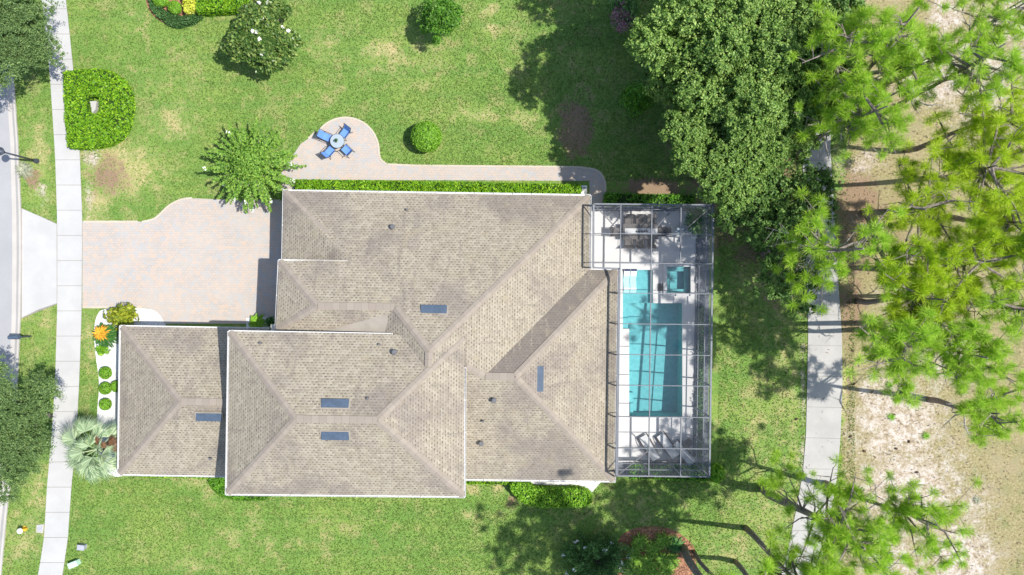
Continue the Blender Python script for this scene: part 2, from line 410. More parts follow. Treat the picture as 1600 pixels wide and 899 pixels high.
# ------------------------------------------------------------------ ground (one sheet reaching the horizon, lawn to scrub)
POOLHOLE = [(930, 331), (1085, 331), (1085, 718), (930, 718)]
def patches(X, Y, lst):
    o = np.zeros_like(X)
    for (px, py, rx, ry, a) in lst:
        o = np.maximum(o, a*np.exp(-((X-px)/rx)**2*.9-((Y-py)/ry)**2*.9))
    return o
nx, ny = 400, 240
gx = np.linspace(-44, 44, nx); gy = np.linspace(-26, 26, ny)
GX, GY = np.meshgrid(gx, gy); PX = GX/S+800; PY = 449.5-GY/S
DRY = [(600, 80, 45, 22, .75), (505, 70, 30, 30, .6), (680, 95, 32, 18, .65), (765, 15, 18, 12, .8), (765, 45, 20, 10, .7), (750, 180, 42, 14, .7), (820, 185, 25, 12, .8),
   (270, 190, 40, 40, .7), (185, 265, 60, 55, .95), (150, 320, 30, 40, .8), (165, 130, 50, 15, .35), (60, 235, 22, 60, .75), (45, 470, 20, 40, .55), (75, 500, 14, 40, .6),
   (140, 530, 16, 60, .65), (60, 760, 20, 90, .6), (40, 840, 35, 50, .65), (300, 750, 40, 16, .7), (325, 775, 16, 16, .6), (365, 840, 30, 22, .6), (300, 880, 30, 15, .65), (400, 815, 25, 25, .5), (735, 765, 18, 12, .7), (735, 805, 10, 12, .6), (780, 765, 18, 14, .7),
   (345, 10, 70, 30, .4), (210, 30, 60, 40, .35), (120, 40, 15, 60, .4), (520, 830, 120, 40, .35), (880, 20, 20, 30, .5), (900, 190, 45, 60, .5), (900, 100, 60, 30, .4),
   (1180, 620, 40, 60, .45), (1200, 700, 50, 100, .4), (1150, 860, 60, 60, .5), (1230, 560, 30, 40, .5), (1180, 440, 60, 40, .55), (1210, 500, 30, 80, .5), (970, 790, 120, 40, .35), (1240, 650, 12, 200, .6), (1321, 600, 7, 300, 1.0), (1185, 650, 60, 110, .5), (1195, 800, 60, 70, .5), (640, 90, 130, 50, .42), (480, 150, 120, 30, .3), (250, 120, 90, 60, .33), (800, 60, 50, 60, .4), (430, 850, 200, 40, .3)]
dry = patches(PX, PY, DRY)
sand = patches(PX, PY, [(1400, 660, 75, 75, .95), (1420, 760, 85, 70, .95), (1380, 620, 50, 40, .8), (1500, 870, 60, 60, .9), (1470, 110, 70, 60, .95), (1540, 130, 60, 90, .85), (1590, 30, 70, 60, .85), (1350, 255, 40, 25, .6),
   (1480, 20, 30, 40, .9), (1430, 480, 60, 60, .7), (1480, 560, 60, 50, .75), (1390, 870, 60, 60, .7), (1560, 180, 60, 60, .7), (1470, 720, 60, 50, .5), (1520, 800, 40, 60, .55), (143, 248, 14, 16, .8), (138, 310, 8, 30, .6), (66, 300, 9, 18, .7), (1254, 600, 5, 90, .6), (1254, 720, 5, 60, .6)])
lit = patches(PX, PY, [(1340, 340, 45, 110, .8), (1330, 480, 30, 70, .75), (1380, 180, 60, 60, .4), (1400, 340, 60, 80, .5), (900, 200, 34, 60, .85), (835, 150, 20, 15, .5), (1020, 292, 60, 18, .9), (1130, 360, 40, 60, .6), (1160, 240, 130, 160, .75),
   (1170, 395, 40, 25, .7), (50, 280, 16, 20, .8), (800, 785, 14, 22, .6), (170, 275, 42, 40, .72), (340, 762, 5, 5, .3), (1328, 600, 9, 250, .5), (1210, 470, 30, 30, .5)])
scr = 1/(1+np.exp(-(PX-1318-6*np.sin(PY/30))/5))*0.97
scr = np.clip(scr + 0, 0, 1)
keep = ~inpoly(np.stack([(PX[:-1, :-1]+PX[1:, 1:])/2, (PY[:-1, :-1]+PY[1:, 1:])/2], -1).reshape(-1, 2), POOLHOLE)
idx = np.arange(nx*ny).reshape(ny, nx)
Fq = np.stack([idx[:-1, :-1], idx[:-1, 1:], idx[1:, 1:], idx[1:, :-1]], -1).reshape(-1, 4)[keep]
GZ = np.zeros_like(GX)
verts = np.stack([GX, GY, GZ], -1).reshape(-1, 3).tolist()
faces = Fq.tolist()
n0 = len(verts); far = 700
verts += [(-far, -far, 0), (far, -far, 0), (far, far, 0), (-far, far, 0)]
c0, c1, c2, c3 = int(idx[0, 0]), int(idx[0, -1]), int(idx[-1, -1]), int(idx[-1, 0])
bot = [int(i) for i in idx[0, :]]; rgt = [int(i) for i in idx[:, -1]]; top = [int(i) for i in idx[-1, ::-1]]; lft = [int(i) for i in idx[::-1, 0]]
faces += [[n0, n0+1]+bot[::-1], [n0+1, n0+2]+rgt[::-1], [n0+2, n0+3]+top[::-1], [n0+3, n0]+lft[::-1]]
me = bpy.data.meshes.new('lawn'); me.from_pydata(verts, [], faces)
ca = me.color_attributes.new('cover', 'FLOAT_COLOR', 'POINT')
cols = np.zeros((len(verts), 4), np.float32); cols[:n0, 0] = dry.ravel(); cols[:n0, 1] = sand.ravel(); cols[:n0, 2] = lit.ravel(); cols[:n0, 3] = scr.ravel()
cols[n0+1:n0+3, 3] = 1
ca.data.foreach_set('color', cols.ravel()); me.materials.append(M['grass'])
lawn = bpy.data.objects.new('lawn', me); scn.collection.objects.link(lawn); tag(lawn, 'sunlit green lawn turning into sandy scrub towards the pines', kind='structure')

def slab(name, polypx, mat, z1=.03, z0=-.1, label=None):
    m = MB(); m.prism([W(*p)[:2] for p in polypx], z0, z1)
    o = m.build(name, mat); tag(o, label, kind='structure'); return o

# street side: centre lines as (y, xleft, xright)
def interp(tab, y):
    for a, b in zip(tab[:-1], tab[1:]):
        if a[0] <= y <= b[0]:
            t = (y-a[0])/(b[0]-a[0]); return [a[i]+(b[i]-a[i])*t for i in range(1, len(a))]
    return list(tab[0][1:]) if y < tab[0][0] else list(tab[-1][1:])
SW = [(-300, 25, 62), (-100, 52, 89), (0, 66, 103.5), (110, 78, 115), (240, 86.5, 125), (345, 90, 129), (480, 90, 128), (600, 86.5, 124), (680, 81, 119.5), (760, 74, 112), (845, 69, 106), (899, 60, 98), (1050, 30, 68), (1200, -10, 28)]
KB = [(-300, -60, -44), (-100, -20, -4), (0, -4, 12), (150, 11, 24.5), (225, 16.5, 29.5), (330, 19, 34), (400, 19.5, 34.5), (500, 18.5, 33), (600, 14, 28.5), (700, 8, 21.5), (760, 2, 17), (800, -3, 12), (899, -14, 3), (1050, -40, -23), (1200, -75, -58)]
def strip(tab, i, step=12, y0=-300, y1=1200, wave=0):
    return [(interp(tab, y)[i], y) for y in range(y0, y1+1, step)]
# sidewalk: separate slabs over a darker joint bed
m = MB(); y = -300.0; k = 0
while y < 1200:
    ln = 39.3; a = interp(SW, y+.35); b = interp(SW, y+ln-.35)
    # skew the slab ends square to the walk
    sk = (b[0]-a[0])*.0
    m.prism([W(a[0], y+.35)[:2], W(b[0], y+ln-.35)[:2], W(b[1], y+ln-.35)[:2], W(a[1], y+.35)[:2]], -.05, .04)
    y += ln; k += 1
tag(m.build('sidewalk', M['walk']), 'pale concrete sidewalk cast in slabs along the street', kind='structure')
slab('sidewalk_bed', strip(SW, 0)+strip(SW, 1)[::-1], M['joint'], .022)
for o in [bpy.data.objects['sidewalk_bed']]: pass
slab('road', [(-900, -300), (-900, 1200)]+[(x+1, y) for x, y in strip(KB, 0)][::-1], M['asphalt'], .015)
kb = MB()
L0 = strip(KB, 0); L1 = strip(KB, 1)
prof = [(0, .02), (.45, .012), (.55, .045), (.8, .12), (1, .12), (1, -.05)]
vs = []; fs = []
for (x0, yy), (x1, _) in zip(L0, L1):
    for t, z in prof:
        p = W(x0+(x1-x0)*t, yy); vs.append((p.x, p.y, z))
n = len(prof)
for i in range(len(L0)-1):
    for j in range(n-1): fs.append((i*n+j, i*n+j+1, (i+1)*n+j+1, (i+1)*n+j))
kb.add(vs, fs); tag(kb.build('kerb', M['kerb']), 'pale concrete kerb and gutter beside the road', kind='structure')
slab('apron_bed', [(33, 325), (91, 350), (91, 475), (33, 498)], M['joint'], .018)
slab('driveway_apron', [(34.9, 326.5), (60, 337), (88.9, 350.5), (89.1, 474), (60, 484), (34.6, 496.5)], M['walk'], .03)
DR = [(129.3, 346), (215, 346)]+smooth_line([(222, 347), (243, 343), (262, 322), (284, 311), (300, 310)])+[(345, 312), (462, 312), (462, 408), (480, 408), (480, 506), (257, 506)]+smooth_line([(257, 504), (250, 491), (238, 483), (222, 481)])+[(129, 481)]
slab('driveway', DR, M['paver'], .03)
edge = MB()
for line in (smooth_line([(222, 347), (243, 343), (262, 322), (284, 311), (300, 310)]), [(131, 346.6), (215, 346.6)], [(129.5, 480.4), (222, 480.4)]):
    for a, b in zip(line[:-1], line[1:]): edge.bar(W(*a, .022), W(*b, .022), .13, .06)
tag(edge.build('driveway_edging', M['edge']), 'pale edging blocks along the paved driveway', kind='structure')
arc = [(540+math.cos(t)*52, 236+math.sin(t)*52) for t in [math.radians(a) for a in range(-165, 1, 8)]]
PT = [(470, 225), (482, 217)]+smooth_line([(482, 217), (492, 205)])+arc[1:]+smooth_line([(592, 238), (594, 250), (605, 257)])+[(650, 259), (890, 261)]+smooth_line([(905, 261.5), (935, 265), (946, 283), (946, 300)])+[(946, 318), (921, 318), (921, 283), (470, 281), (455, 300), (440, 300), (440, 270)]
slab('patio', PT, M['paver'], .032)
edge = MB()
for line in (arc[1:]+smooth_line([(592, 238), (594, 250), (605, 257)])+[(650, 259), (890, 261)]+smooth_line([(905, 261.5), (935, 265), (946, 283), (946, 300)]), [(482, 217), (492, 207)]):
    for a, b in zip(line[:-1], line[1:]): edge.bar(W(*a, .022), W(*b, .022), .12, .064)
tag(edge.build('patio_edging', M['edge']), 'pale edging blocks round the keyhole patio', kind='structure')
# cart path slabs
CP = [(-300, 1285, 1330), (0, 1262, 1308), (150, 1254, 1299), (230, 1253, 1297), (330, 1256, 1303), (450, 1261, 1310), (520, 1262.5, 1315), (600, 1261, 1316), (680, 1259, 1313), (740, 1254, 1308), (800, 1243, 1298), (860, 1231, 1286), (899, 1220, 1276), (1050, 1165, 1222), (1200, 1090, 1150)]
m = MB(); y = -280.0
while y < 1200:
    ln = 48.2; ys = np.linspace(y+.3, y+ln-.3, 5)
    m.prism([W(interp(CP, q)[0], q)[:2] for q in ys]+[W(interp(CP, q)[1], q+1.2)[:2] for q in ys[::-1]], -.05, .045); y += ln
tag(m.build('cart_path', M['path']), 'grey concrete cart path curving past the pines', kind='structure')
slab('path_bed', strip(CP, 0)+strip(CP, 1)[::-1], M['joint'], .02)
# beds
GB = smooth_poly([(160, 481), (225, 481), (247, 486), (259, 504), (259, 520), (205, 520), (205, 745), (165, 745), (150, 700), (152, 640), (156, 600), (150, 560), (146, 520), (150, 495)], 2)
slab('gravel_bed', GB, M['gravel'], .02)
slab('concrete_pad', [(829, 735), (940, 735), (940, 752), (925, 769), (918, 762), (829, 758)], M['deckc'], .05)
slab('mulch_bed', smooth_poly([(965, 850), (970, 835), (1000, 822), (1040, 822), (1070, 838), (1090, 860), (1085, 905), (1020, 930), (960, 930), (960, 880)]), M['mulch'], .018)
slab('shrub_bed', smooth_poly([(228, -60), (226, 5), (240, 28), (268, 43), (300, 36), (318, 20), (390, 20), (440, 12), (460, -60)]), M['mulch'], .018)
slab('entry_bed', [(385, 497), (440, 494), (440, 512), (385, 512)], M['gravel'], .045)

M['stone'] = gravel('grey_stone', (.07, .075, .085), (.2, .21, .23), 12)
slab('stone_strip', [(1087, 318), (1109, 318), (1106, 742), (962, 742), (962, 722), (1087, 722)], M['stone'], .012)
slab('stone_border', [(925, 318), (1087, 318), (1087, 328), (925, 328)], M['stone'], .014)
# pool deck with openings for pool and spa
def rect(m, x0, y0, x1, y1, z0, z1):
    a = W(x0, y0); b = W(x1, y1); m.box(((a.x+b.x)/2, (a.y+b.y)/2, (z0+z1)/2), (abs(b.x-a.x), abs(b.y-a.y), z1-z0))
dk = MB()
DZ = (-.1, .05)
for r_ in [(915, 327, 1088, 412), (915, 412, 973, 722), (1083, 412, 1088, 722), (1020, 412, 1036, 474), (1036, 463, 1083, 474), (1066, 474, 1083, 651), (973, 651, 1083, 722), (973, 412, 1020, 422), (973, 514, 983, 651)]:
    rect(dk, *r_, *DZ)
tag(dk.build('pool_deck', M['deckc']), 'pale concrete pool deck under the screened cage', kind='structure')

# ------------------------------------------------------------------ swimming pool and spa
pool = empty('swimming_pool', W(1020, 560), 'teal rectangular swimming pool with shallow shelf under the screen cage', 'swimming pool')
m = MB()
def basin(m, x0, y0, x1, y1, z):
    a = W(x0, y0); b = W(x1, y1)
    vs = [(a.x, a.y, z), (b.x, a.y, z), (b.x, b.y, z), (a.x, b.y, z)]; m.add(vs, [(3, 2, 1, 0)])
def wallq(m, p, q, z0, z1):
    a = W(*p); b = W(*q); m.add([(a.x, a.y, z0), (b.x, b.y, z0), (b.x, b.y, z1), (a.x, a.y, z1)], [(0, 1, 2, 3)])
ft = -.1
basin(m, 973, 422, 1020, 474, -.42); basin(m, 973, 474, 983, 514, -.42)
# deep floor sloping down southwards
a = [W(983, 474), W(1066, 474), W(1066, 651), W(983, 651)]
m.add([(a[0].x, a[0].y, -1.15), (a[1].x, a[1].y, -1.15), (a[2].x, a[2].y, -1.75), (a[3].x, a[3].y, -1.75)], [(3, 2, 1, 0)])
for p, q in [((973, 422), (1020, 422)), ((1020, 422), (1020, 474)), ((1020, 474), (1066, 474)), ((1066, 474), (1066, 651)), ((1066, 651), (983, 651)), ((983, 651), (983, 514)), ((983, 514), (973, 514)), ((973, 514), (973, 422)), ((983, 474), (1020, 474)), ((983, 474), (983, 514))]:
    wallq(m, p, q, -1.9, -.42 if (p, q) in [((983, 474), (1020, 474)), ((983, 474), (983, 514))] else ft)
m.build('basin', M['plaster'], pool)
m = MB(); z = -.08
basin(m, 973, 422, 1020, 474, z); basin(m, 973, 474, 983, 514, z); basin(m, 983, 474, 1066, 651, z)
m.build('water', M['water'], pool)
m = MB(); rect(m, 983.3, 614, 990, 645, -.9, -.12); m.build('step', M['plaster'], pool)
spa = empty('spa', W(1059, 437), 'small square teal spa beside the top end of the pool', 'spa')
m = MB()
for r_ in [(1036, 412, 1041, 463), (1078, 412, 1083, 463), (1041, 412, 1078, 417), (1041, 458, 1078, 463)]: rect(m, *r_, -.1, .22)
m.build('rim', M['deckc'], spa)
m = MB()
for r_ in [(1041, 417, 1048, 458), (1071, 417, 1078, 458), (1048, 417, 1071, 424), (1048, 452, 1071, 458)]: rect(m, *r_, -.9, -.25)
m.build('bench', M['plaster'], spa)
m = MB(); basin(m, 1048, 424, 1071, 452, -.8); m.build('basin', M['plaster'], spa)
m = MB(); basin(m, 1041, 417, 1078, 458, .1); m.build('water', M['water'], spa)

# ------------------------------------------------------------------ house
house = empty('house', W(600, 530), 'large single house with tan shingle hip roofs and white gutters', 'house')
PI_ = .43
class Plane:
    def __init__(s, p, q, z, side, pitch=PI_):
        a = W(*p, z); b = W(*q, z); s.z = z; s.p = pitch
        s.d = Vector((b.x-a.x, b.y-a.y)).normalized(); s.n = Vector((-s.d.y, s.d.x))
        c = W(*side, z)
        if (Vector((c.x, c.y))-Vector((a.x, a.y))).dot(s.n) < 0: s.n = -s.n
        s.e = Vector((a.x, a.y))
    def at(s, px, py):
        ax = (px-800)*S/H; ay = -(py-449.5)*S/H; k = ax*s.n.x+ay*s.n.y
        z = (s.z+s.p*(H*k-s.e.dot(s.n)))/(1+s.p*k)
        return z
    def uv(s, P):
        v = Vector((P.x, P.y)); return (v.dot(s.d), (v-s.e).dot(s.n)*math.sqrt(1+s.p*s.p))
def roof(polys):
    """polys: list of (plane, [px points]); shared points get the mean height of their planes"""
    hs = {}
    for pl, pts in polys:
        for p in pts: hs.setdefault(p, []).append(pl.at(*p))
    m = MB()
    for pl, pts in polys:
        vs = [W(*p, sum(hs[p])/len(hs[p])) for p in pts]
        m.add(vs, [tuple(range(len(vs)))], [pl.uv(v) for v in vs])
    return m, {p: sum(h)/len(h) for p, h in hs.items()}
def caps(parent, lines, hs, wd=.42):
    for a, b in lines:
        za = hs[a] if a in hs else a[2]; zb = hs[b] if b in hs else b[2]
        A = W(a[0], a[1], za+.03); B = W(b[0], b[1], zb+.03); d = (B-A).normalized(); s_ = d.cross(Vector((0, 0, 1))).normalized()
        A = A+d*.05; B = B-d*.03; L = (B-A).length; dn = Vector((0, 0, -.06))
        m = MB(); m.add([A-s_*wd/2+dn, A, A+s_*wd/2+dn, B-s_*wd/2+dn, B, B+s_*wd/2+dn], [(0, 3, 4, 1), (1, 4, 5, 2)],
              [(0, 0), (.2, 0), (.4, 0), (0, L), (.2, L), (.4, L)])
        m.build('ridge_cap', M['cap'], parent)
def gutter(parent, p, q, z, tick=1.15, wd=.085):
    A = W(*p, z); B = W(*q, z); d = (B-A).normalized(); s_ = d.cross(Vector((0, 0, 1))); m = MB()
    m.bar(A+Vector((0, 0, -.1)), B+Vector((0, 0, -.1)), wd, .02)
    m.bar(A+s_*wd/2+Vector((0, 0, -.05)), B+s_*wd/2+Vector((0, 0, -.05)), .018, .12)
    m.bar(A-s_*wd/2+Vector((0, 0, -.06)), B-s_*wd/2+Vector((0, 0, -.06)), .018, .14)
    L = (B-A).length; n = max(2, int(L/tick))
    for i in range(n+1):
        c = A+d*(L*i/n); m.bar(c-s_*wd/2-Vector((0, 0, .005)), c+s_*wd/2*1.0-Vector((0, 0, .005)), .05, .02)
    m.build('gutter', M['guttermetal'], parent)
def walls(parent, pts, z, inset=.45, name='wall'):
    P = [Vector(W(*p, z)[:2]) for p in pts]; c = sum(P, Vector((0, 0)))/len(P); Q = []
    for i in range(len(P)):
        a, b, d = P[i-1], P[i], P[(i+1) % len(P)]
        u = (a-b).normalized(); v = (d-b).normalized(); Q.append(b+(u+v)*inset)
    m = MB(); m.prism(Q, -.05, z-.06); m.build(name, M['stucco'], parent)

# wing A (garage) --------------------------------------------------
ZA = 3.0
wa = {'n': Plane((188, 510), (420, 514), ZA, (280, 620)), 's': Plane((185, 741), (420, 744), ZA, (280, 620)), 'w': Plane((189, 510), (185, 741), ZA, (280, 620))}
ms, hs = roof([(wa['n'], [(189, 510), (420, 514), (420, 630), (281, 628)]), (wa['s'], [(185, 741), (420, 744), (420, 630), (281, 628)][::-1]), (wa['w'], [(189, 510), (281, 628), (185, 741)])])
ms.build('roof', M['roof'], house)
caps(house, [((189, 510), (281, 628)), ((185, 741), (281, 628)), ((281, 628), (420, 630))], hs)
gutter(house, (188, 509.5), (420, 513.5), ZA); gutter(house, (186, 742.3), (353, 745), ZA); gutter(house, (187.5, 509.5), (184, 742), ZA, 9)
walls(house, [(189, 510), (400, 514), (400, 745), (185, 741)], ZA)
# block B ----------------------------------------------------------
ZB = 6.2
wb = {'n': Plane((358, 518), (725, 524), ZB, (520, 650)), 's': Plane((354, 772), (725, 776), ZB, (520, 650)), 'w': Plane((358, 518), (354, 772), ZB, (520, 650)), 'e': Plane((727, 524), (725, 776), ZB, (520, 650))}
rW, rE = (461, 655), (590, 657)
ms, hb = roof([(wb['n'], [(358, 518), (727, 524), rE, rW]), (wb['s'], [(354, 772), rW, rE, (725, 776)]), (wb['w'], [(358, 518), rW, (354, 772)]), (wb['e'], [(727, 524), (725, 776), rE])])
ms.build('roof', M['roof'], house)
caps(house, [((358, 518), rW), ((354, 772), rW), (rW, rE), (rE, (725, 776)), ((725, 526, wb['n'].at(725, 526)), rE)], hb)
gutter(house, (358, 517.5), (613, 522), ZB, 1.25); gutter(house, (354, 773.2), (726, 777), ZB, 1.2); gutter(house, (357, 518), (353, 773), ZB, 9); gutter(house, (727, 575), (726.3, 776), ZB, 1.5)
walls(house, [(358, 518), (727, 524), (725, 776), (354, 772)], ZB)
# main block C, D, E, F -------------------------------------------
ZE = 4.9; Z1 = 3.0
pN = Plane((443, 298), (922, 306), Z1, (680, 450)); pEc = Plane((922, 306), (921, 421), Z1, (680, 400)); pWd = Plane((443, 298), (441, 407), Z1, (600, 350))
pWe = Plane((436, 407), (431, 517), ZE, (600, 450)); pS = Plane((728, 749), (960, 752), Z1, (800, 600)); pNf = Plane((922, 421), (965, 422), Z1, (900, 600)); pEf = Plane((965, 422), (960, 752), Z1, (800, 600))
e0, e1 = (495, 478), (617, 480); ap = (670, 549); ap2 = (669, 574); fr = (757, 588); fe = (805, 589)
zr = (pN.at(*e0)+pN.at(*e1))/2
# south slope of E mirrors the north one about the ridge
class Mir(Plane):
    def __init__(s, base, a, b):
        A = W(*a, zr); B = W(*b, zr); s.z = zr; s.p = PI_; s.d = Vector((B.x-A.x, B.y-A.y)).normalized(); s.n = Vector((-s.d.y, s.d.x))
        if s.n.y < 0: s.n = -s.n
        s.e = Vector((A.x, A.y))
pSe = Mir(pN, e0, e1)
zap = (pN.at(*ap)+pEc.at(*ap))/2
pWc = Plane((560, 500), (560, 560), 0, (700, 520)); pWc.z = 0
A = W(*ap, zap); pWc.e = Vector((A.x, A.y)); pWc.z = zap
ms, hc = roof([
    (pN, [(443, 298), (922, 306), ap, e1, e0, (436, 407), (545, 407)]),
    (pWd, [(443, 298), (545, 407), (545, 418), (441, 418)]),
    (pWe, [(436, 407), e0, (431, 517)]),
    (pSe, [e0, e1, (575, 532), (420, 530), (431, 517)]),
    (pWc, [e1, ap, ap2, (640, 605), (575, 532)]),
    (pEc, [(922, 306), (921, 421), fr, (727, 573), (727, 528), ap2, ap]),
    (pS, [fr, fe, (960, 752), (728, 749), (700, 749), (700, 590), (727, 573)]),
    (pEf, [(965, 422), (960, 752), fe])])
ms.build('roof', M['roof'], house)
msf, _ = roof([(pNf, [(921, 421), (965, 422), fe, fr])]); msf.build('roof', M['roof_dark'], house)['label'] = 'darker strip of roof between two slopes'
caps(house, [((443, 298), (511, 367, pN.at(511, 367))), ((511, 367, pN.at(511, 367)), (545, 407, pN.at(545, 407))), ((511, 367, pN.at(511, 367)), (476, 405, pWd.at(476, 405))),
    ((436, 407), e0), (e0, e1), (e1, ap), ((922, 306), ap), ((431, 517), e0), (ap, ap2), ((727, 573), fr), (fr, fe), ((965, 422), fe), ((960, 752), fe)], hc)
gutter(house, (443, 297.5), (922, 305), Z1, 1.15); gutter(house, (443, 298), (441, 406), Z1, 9); gutter(house, (436, 406.5), (543, 408.5), ZE, 1.2); gutter(house, (435.5, 407), (430.5, 517), ZE, 9)
gutter(house, (922.8, 306), (922, 420), Z1, 2.6); gutter(house, (922, 420), (966, 421.5), Z1); gutter(house, (966, 422), (961, 752), Z1, 2.0); gutter(house, (728, 750.2), (961, 753), Z1, 1.15)
walls(house, [(443, 298), (922, 306), (921, 470), (443, 470)], Z1); walls(house, [(436, 407), (545, 409), (600, 530), (431, 530)], ZE, .35)
walls(house, [(700, 440), (965, 422), (960, 752), (700, 749)], Z1)
walls(house, [(420, 505), (700, 505), (700, 540), (420, 540)], 4.2, .1)
# membrane cricket between the entry roof and block B
m = MB(); zc = lambda x, y, d=.05: W(x, y, pSe.at(x, y)+d)
m.add([zc(500, 518), zc(592, 493), zc(606, 489), W(607, 523, pSe.at(607, 500)+.12), W(500, 520, pSe.at(500, 520)+.05)], [(0, 1, 2, 3, 4)])
m.build('roof_membrane', M['membrane'], house)
# vents ------------------------------------------------------------
def roof_vent(px, py, pl, vert=False, L=1.5, wd=.46):
    z = pl.at(px, py); c = W(px, py, z); dn = Vector((pl.d.x, pl.d.y, 0)); up = Vector((pl.n.x, pl.n.y, pl.p)).normalized(); nr = dn.cross(up)
    if nr.z < 0: nr = -nr
    m = MB(); hL, hw = L/2, wd/2
    a = [c-dn*hL-up*hw, c+dn*hL-up*hw, c+dn*hL+up*hw, c-dn*hL+up*hw]
    t = [a[0]+nr*.16, a[1]+nr*.16, a[2]+nr*.05, a[3]+nr*.05]
    m.add(a+t, [(4, 5, 6, 7), (1, 2, 6, 5), (2, 3, 7, 6), (3, 0, 4, 7)])
    o = m.build('roof_vent', M['vent'], house)
    m = MB(); m.add([a[0]-up*.01, a[1]-up*.01, t[1]-up*.01-nr*.03, t[0]-up*.01-nr*.03], [(0, 1, 2, 3)]); m.build('vent_throat', M['ventdark'], o)
    m = MB(); f = .09
    q = [c-dn*(hL+f)-up*(hw+.05), c+dn*(hL+f)-up*(hw+.05), c+dn*(hL+f)+up*(hw+.08), c-dn*(hL+f)+up*(hw+.08)]
    m.add([v+nr*.02 for v in q], [(0, 1, 2, 3)]); m.build('flashing', M['membrane'], o)
roof_vent(678, 484, pN); roof_vent(524, 631, wb['n']); roof_vent(524, 680, wb['s']); roof_vent(327, 651, wa['s']); roof_vent(842, 592, pEf)
for px, py, pl, r_ in [(614, 355, pN, .12), (636, 328, pN, .06), (617, 550, wb['n'], .13), (593, 538, wb['n'], .05), (408, 536, wb['n'], .06), (575, 622, wb['n'], .06), (772, 625, pS, .12), (755, 658, pS, .06), (752, 692, pS, .12), (330, 716, wa['s'], .06)]:
    c = W(px, py, pl.at(px, py)); m = MB(); m.tube([c-Vector((0, 0, .1)), c+Vector((0, 0, .28 if r_ > .1 else .18))], [r_*1.2, r_], 10)
    m.lathe(c+Vector((0, 0, .26 if r_ > .1 else .16)), [(r_*.6, 0), (r_*1.3, .02), (r_*.9, .07)], 10); m.build('vent_pipe', M['pvc'], house, smooth=False)

# ------------------------------------------------------------------ pool cage
ZC = 4.2
cage = empty('pool_enclosure', W(1020, 530), 'grey aluminium screened pool cage attached to the back of the house', 'pool enclosure')
def T(x, y, z=ZC): return W(x, y, z)
def ex(y): return 1114.5-(y-318)*.0145
def wx(y): return 927.5 if y < 419 else 967.5-(y-420)*.014
def G_of(P, z=0): return Vector((P.x, P.y, z))
ysb = [319, 365, 411, 458, 506, 554, 602, 651, 700, 743.5]
def rb(a, b, w_=.07, h_=.15, mat='alu', name='roof_beam'):
    m = MB(); m.bar(a, b, w_, h_); return m.build(name, M[mat], cage)
for i, y in enumerate(ysb):
    rb(T(wx(y), y), T(ex(y), y+1.5), .045 if 0 < i < 9 else .08)
for x, y0, y1 in [(970, 319, 744), (1018.5, 319, 744), (1064, 319, 411), (1064, 651, 744)]:
    rb(T(x, y0, ZC+.015), T(x-(y1-y0)*.012, y1, ZC+.015), .055)
rb(T(927.5, 319), T(927, 418), .1); rb(T(967.5, 419), T(963, 744), .1); rb(T(ex(319), 319), T(ex(744), 745), .1); rb(T(927, 418.5), T(967.5, 420), .1)
for a, b in [((929, 321), (970, 364)), ((1018, 364), (1046, 333)), ((1066, 364), (1112, 322)), ((966, 742), (1016, 702)), ((1064, 702), (1106, 742))]:
    rb(T(*a, ZC-.02), T(*b, ZC-.02), .05, .08, 'bronze', 'roof_brace')
for y in ysb:
    P = T(ex(y), y+1.5); m = MB(); m.bar(P, G_of(P), .08, .08); m.build('post', M['alu'], cage)
for y in ysb[5:-1]:
    P = T(ex(y), y+1.5); a = G_of(P, 3.3); b = P+Vector((-.6, 0, 0)); rb(a, b, .03, .05, 'alu', 'knee_brace')
for x in (927.5, 970, 1018.5, 1064):
    for y in (319, 743.5):
        if y > 700 and x < 960: continue
        P = T(max(x, wx(y)), y); m = MB(); m.bar(P, G_of(P), .08, .08); m.build('post', M['alu'], cage)
P = T(963.5, 743.5); m = MB(); m.bar(P, G_of(P), .08, .08); m.build('post', M['alu'], cage)
A, B, C_, D_ = T(ex(319), 319), T(ex(744), 745), T(927.5, 319), T(963, 743.5)
for z in (.06, .95, 2.6):
    for a, b in ((A, B), (C_, A), (D_, B)):
        rb(G_of(a, z), G_of(b, z), .05, .07, 'alu', 'rail')
# risers down to the house gutter on the west side
def quad(m, a, b, c, d): m.add([a, b, c, d], [(0, 1, 2, 3)])
m = MB(); quad(m, C_, T(927, 418), W(923.5, 418, Z1+.05), W(924, 306, Z1+.05)); m.build('screen_panel', M['screenwall'], cage)
m = MB(); quad(m, T(967.5, 420), T(963, 744), W(961.5, 750, Z1+.05), W(966.5, 424, Z1+.05)); m.build('screen_panel', M['screenwall'], cage)
for y in ysb[3:]:
    rb(T(wx(y), y), W(wx(y)-3.5, y+.6, Z1+.05), .05, .07, 'bronze', 'roof_beam')
m = MB(); quad(m, A, B, G_of(B), G_of(A)); m.build('screen_panel', M['screenwall'], cage)
m = MB(); quad(m, C_, A, G_of(A), G_of(C_)); m.build('screen_panel', M['screenwall'], cage)
m = MB(); quad(m, D_, B, G_of(B), G_of(D_)); m.build('screen_panel', M['screenwall'], cage)
m = MB(); z = ZC+.0; m.add([C_, A, B, D_, T(967.5, 420), T(927, 418)], [(0, 5, 4, 3, 2, 1)]); m.build('roof_screen', M['screen'], cage)

# ------------------------------------------------------------------ foliage builders
def dome_leaves(c, r, n, size, spread=.7, zmin=-.3, shell=.25, aspect=.55):
    D = sph(int(n*1.8)); D = D[D[:, 2] > zmin][:n]
    rr = 1-NR.uniform(0, 1, len(D))**1.5*shell
    C = np.array(c)+D*np.array(r)*rr[:, None]
    return leaves(C, size, aspect, outward=D+np.array([0, 0, .35]), spread=spread)

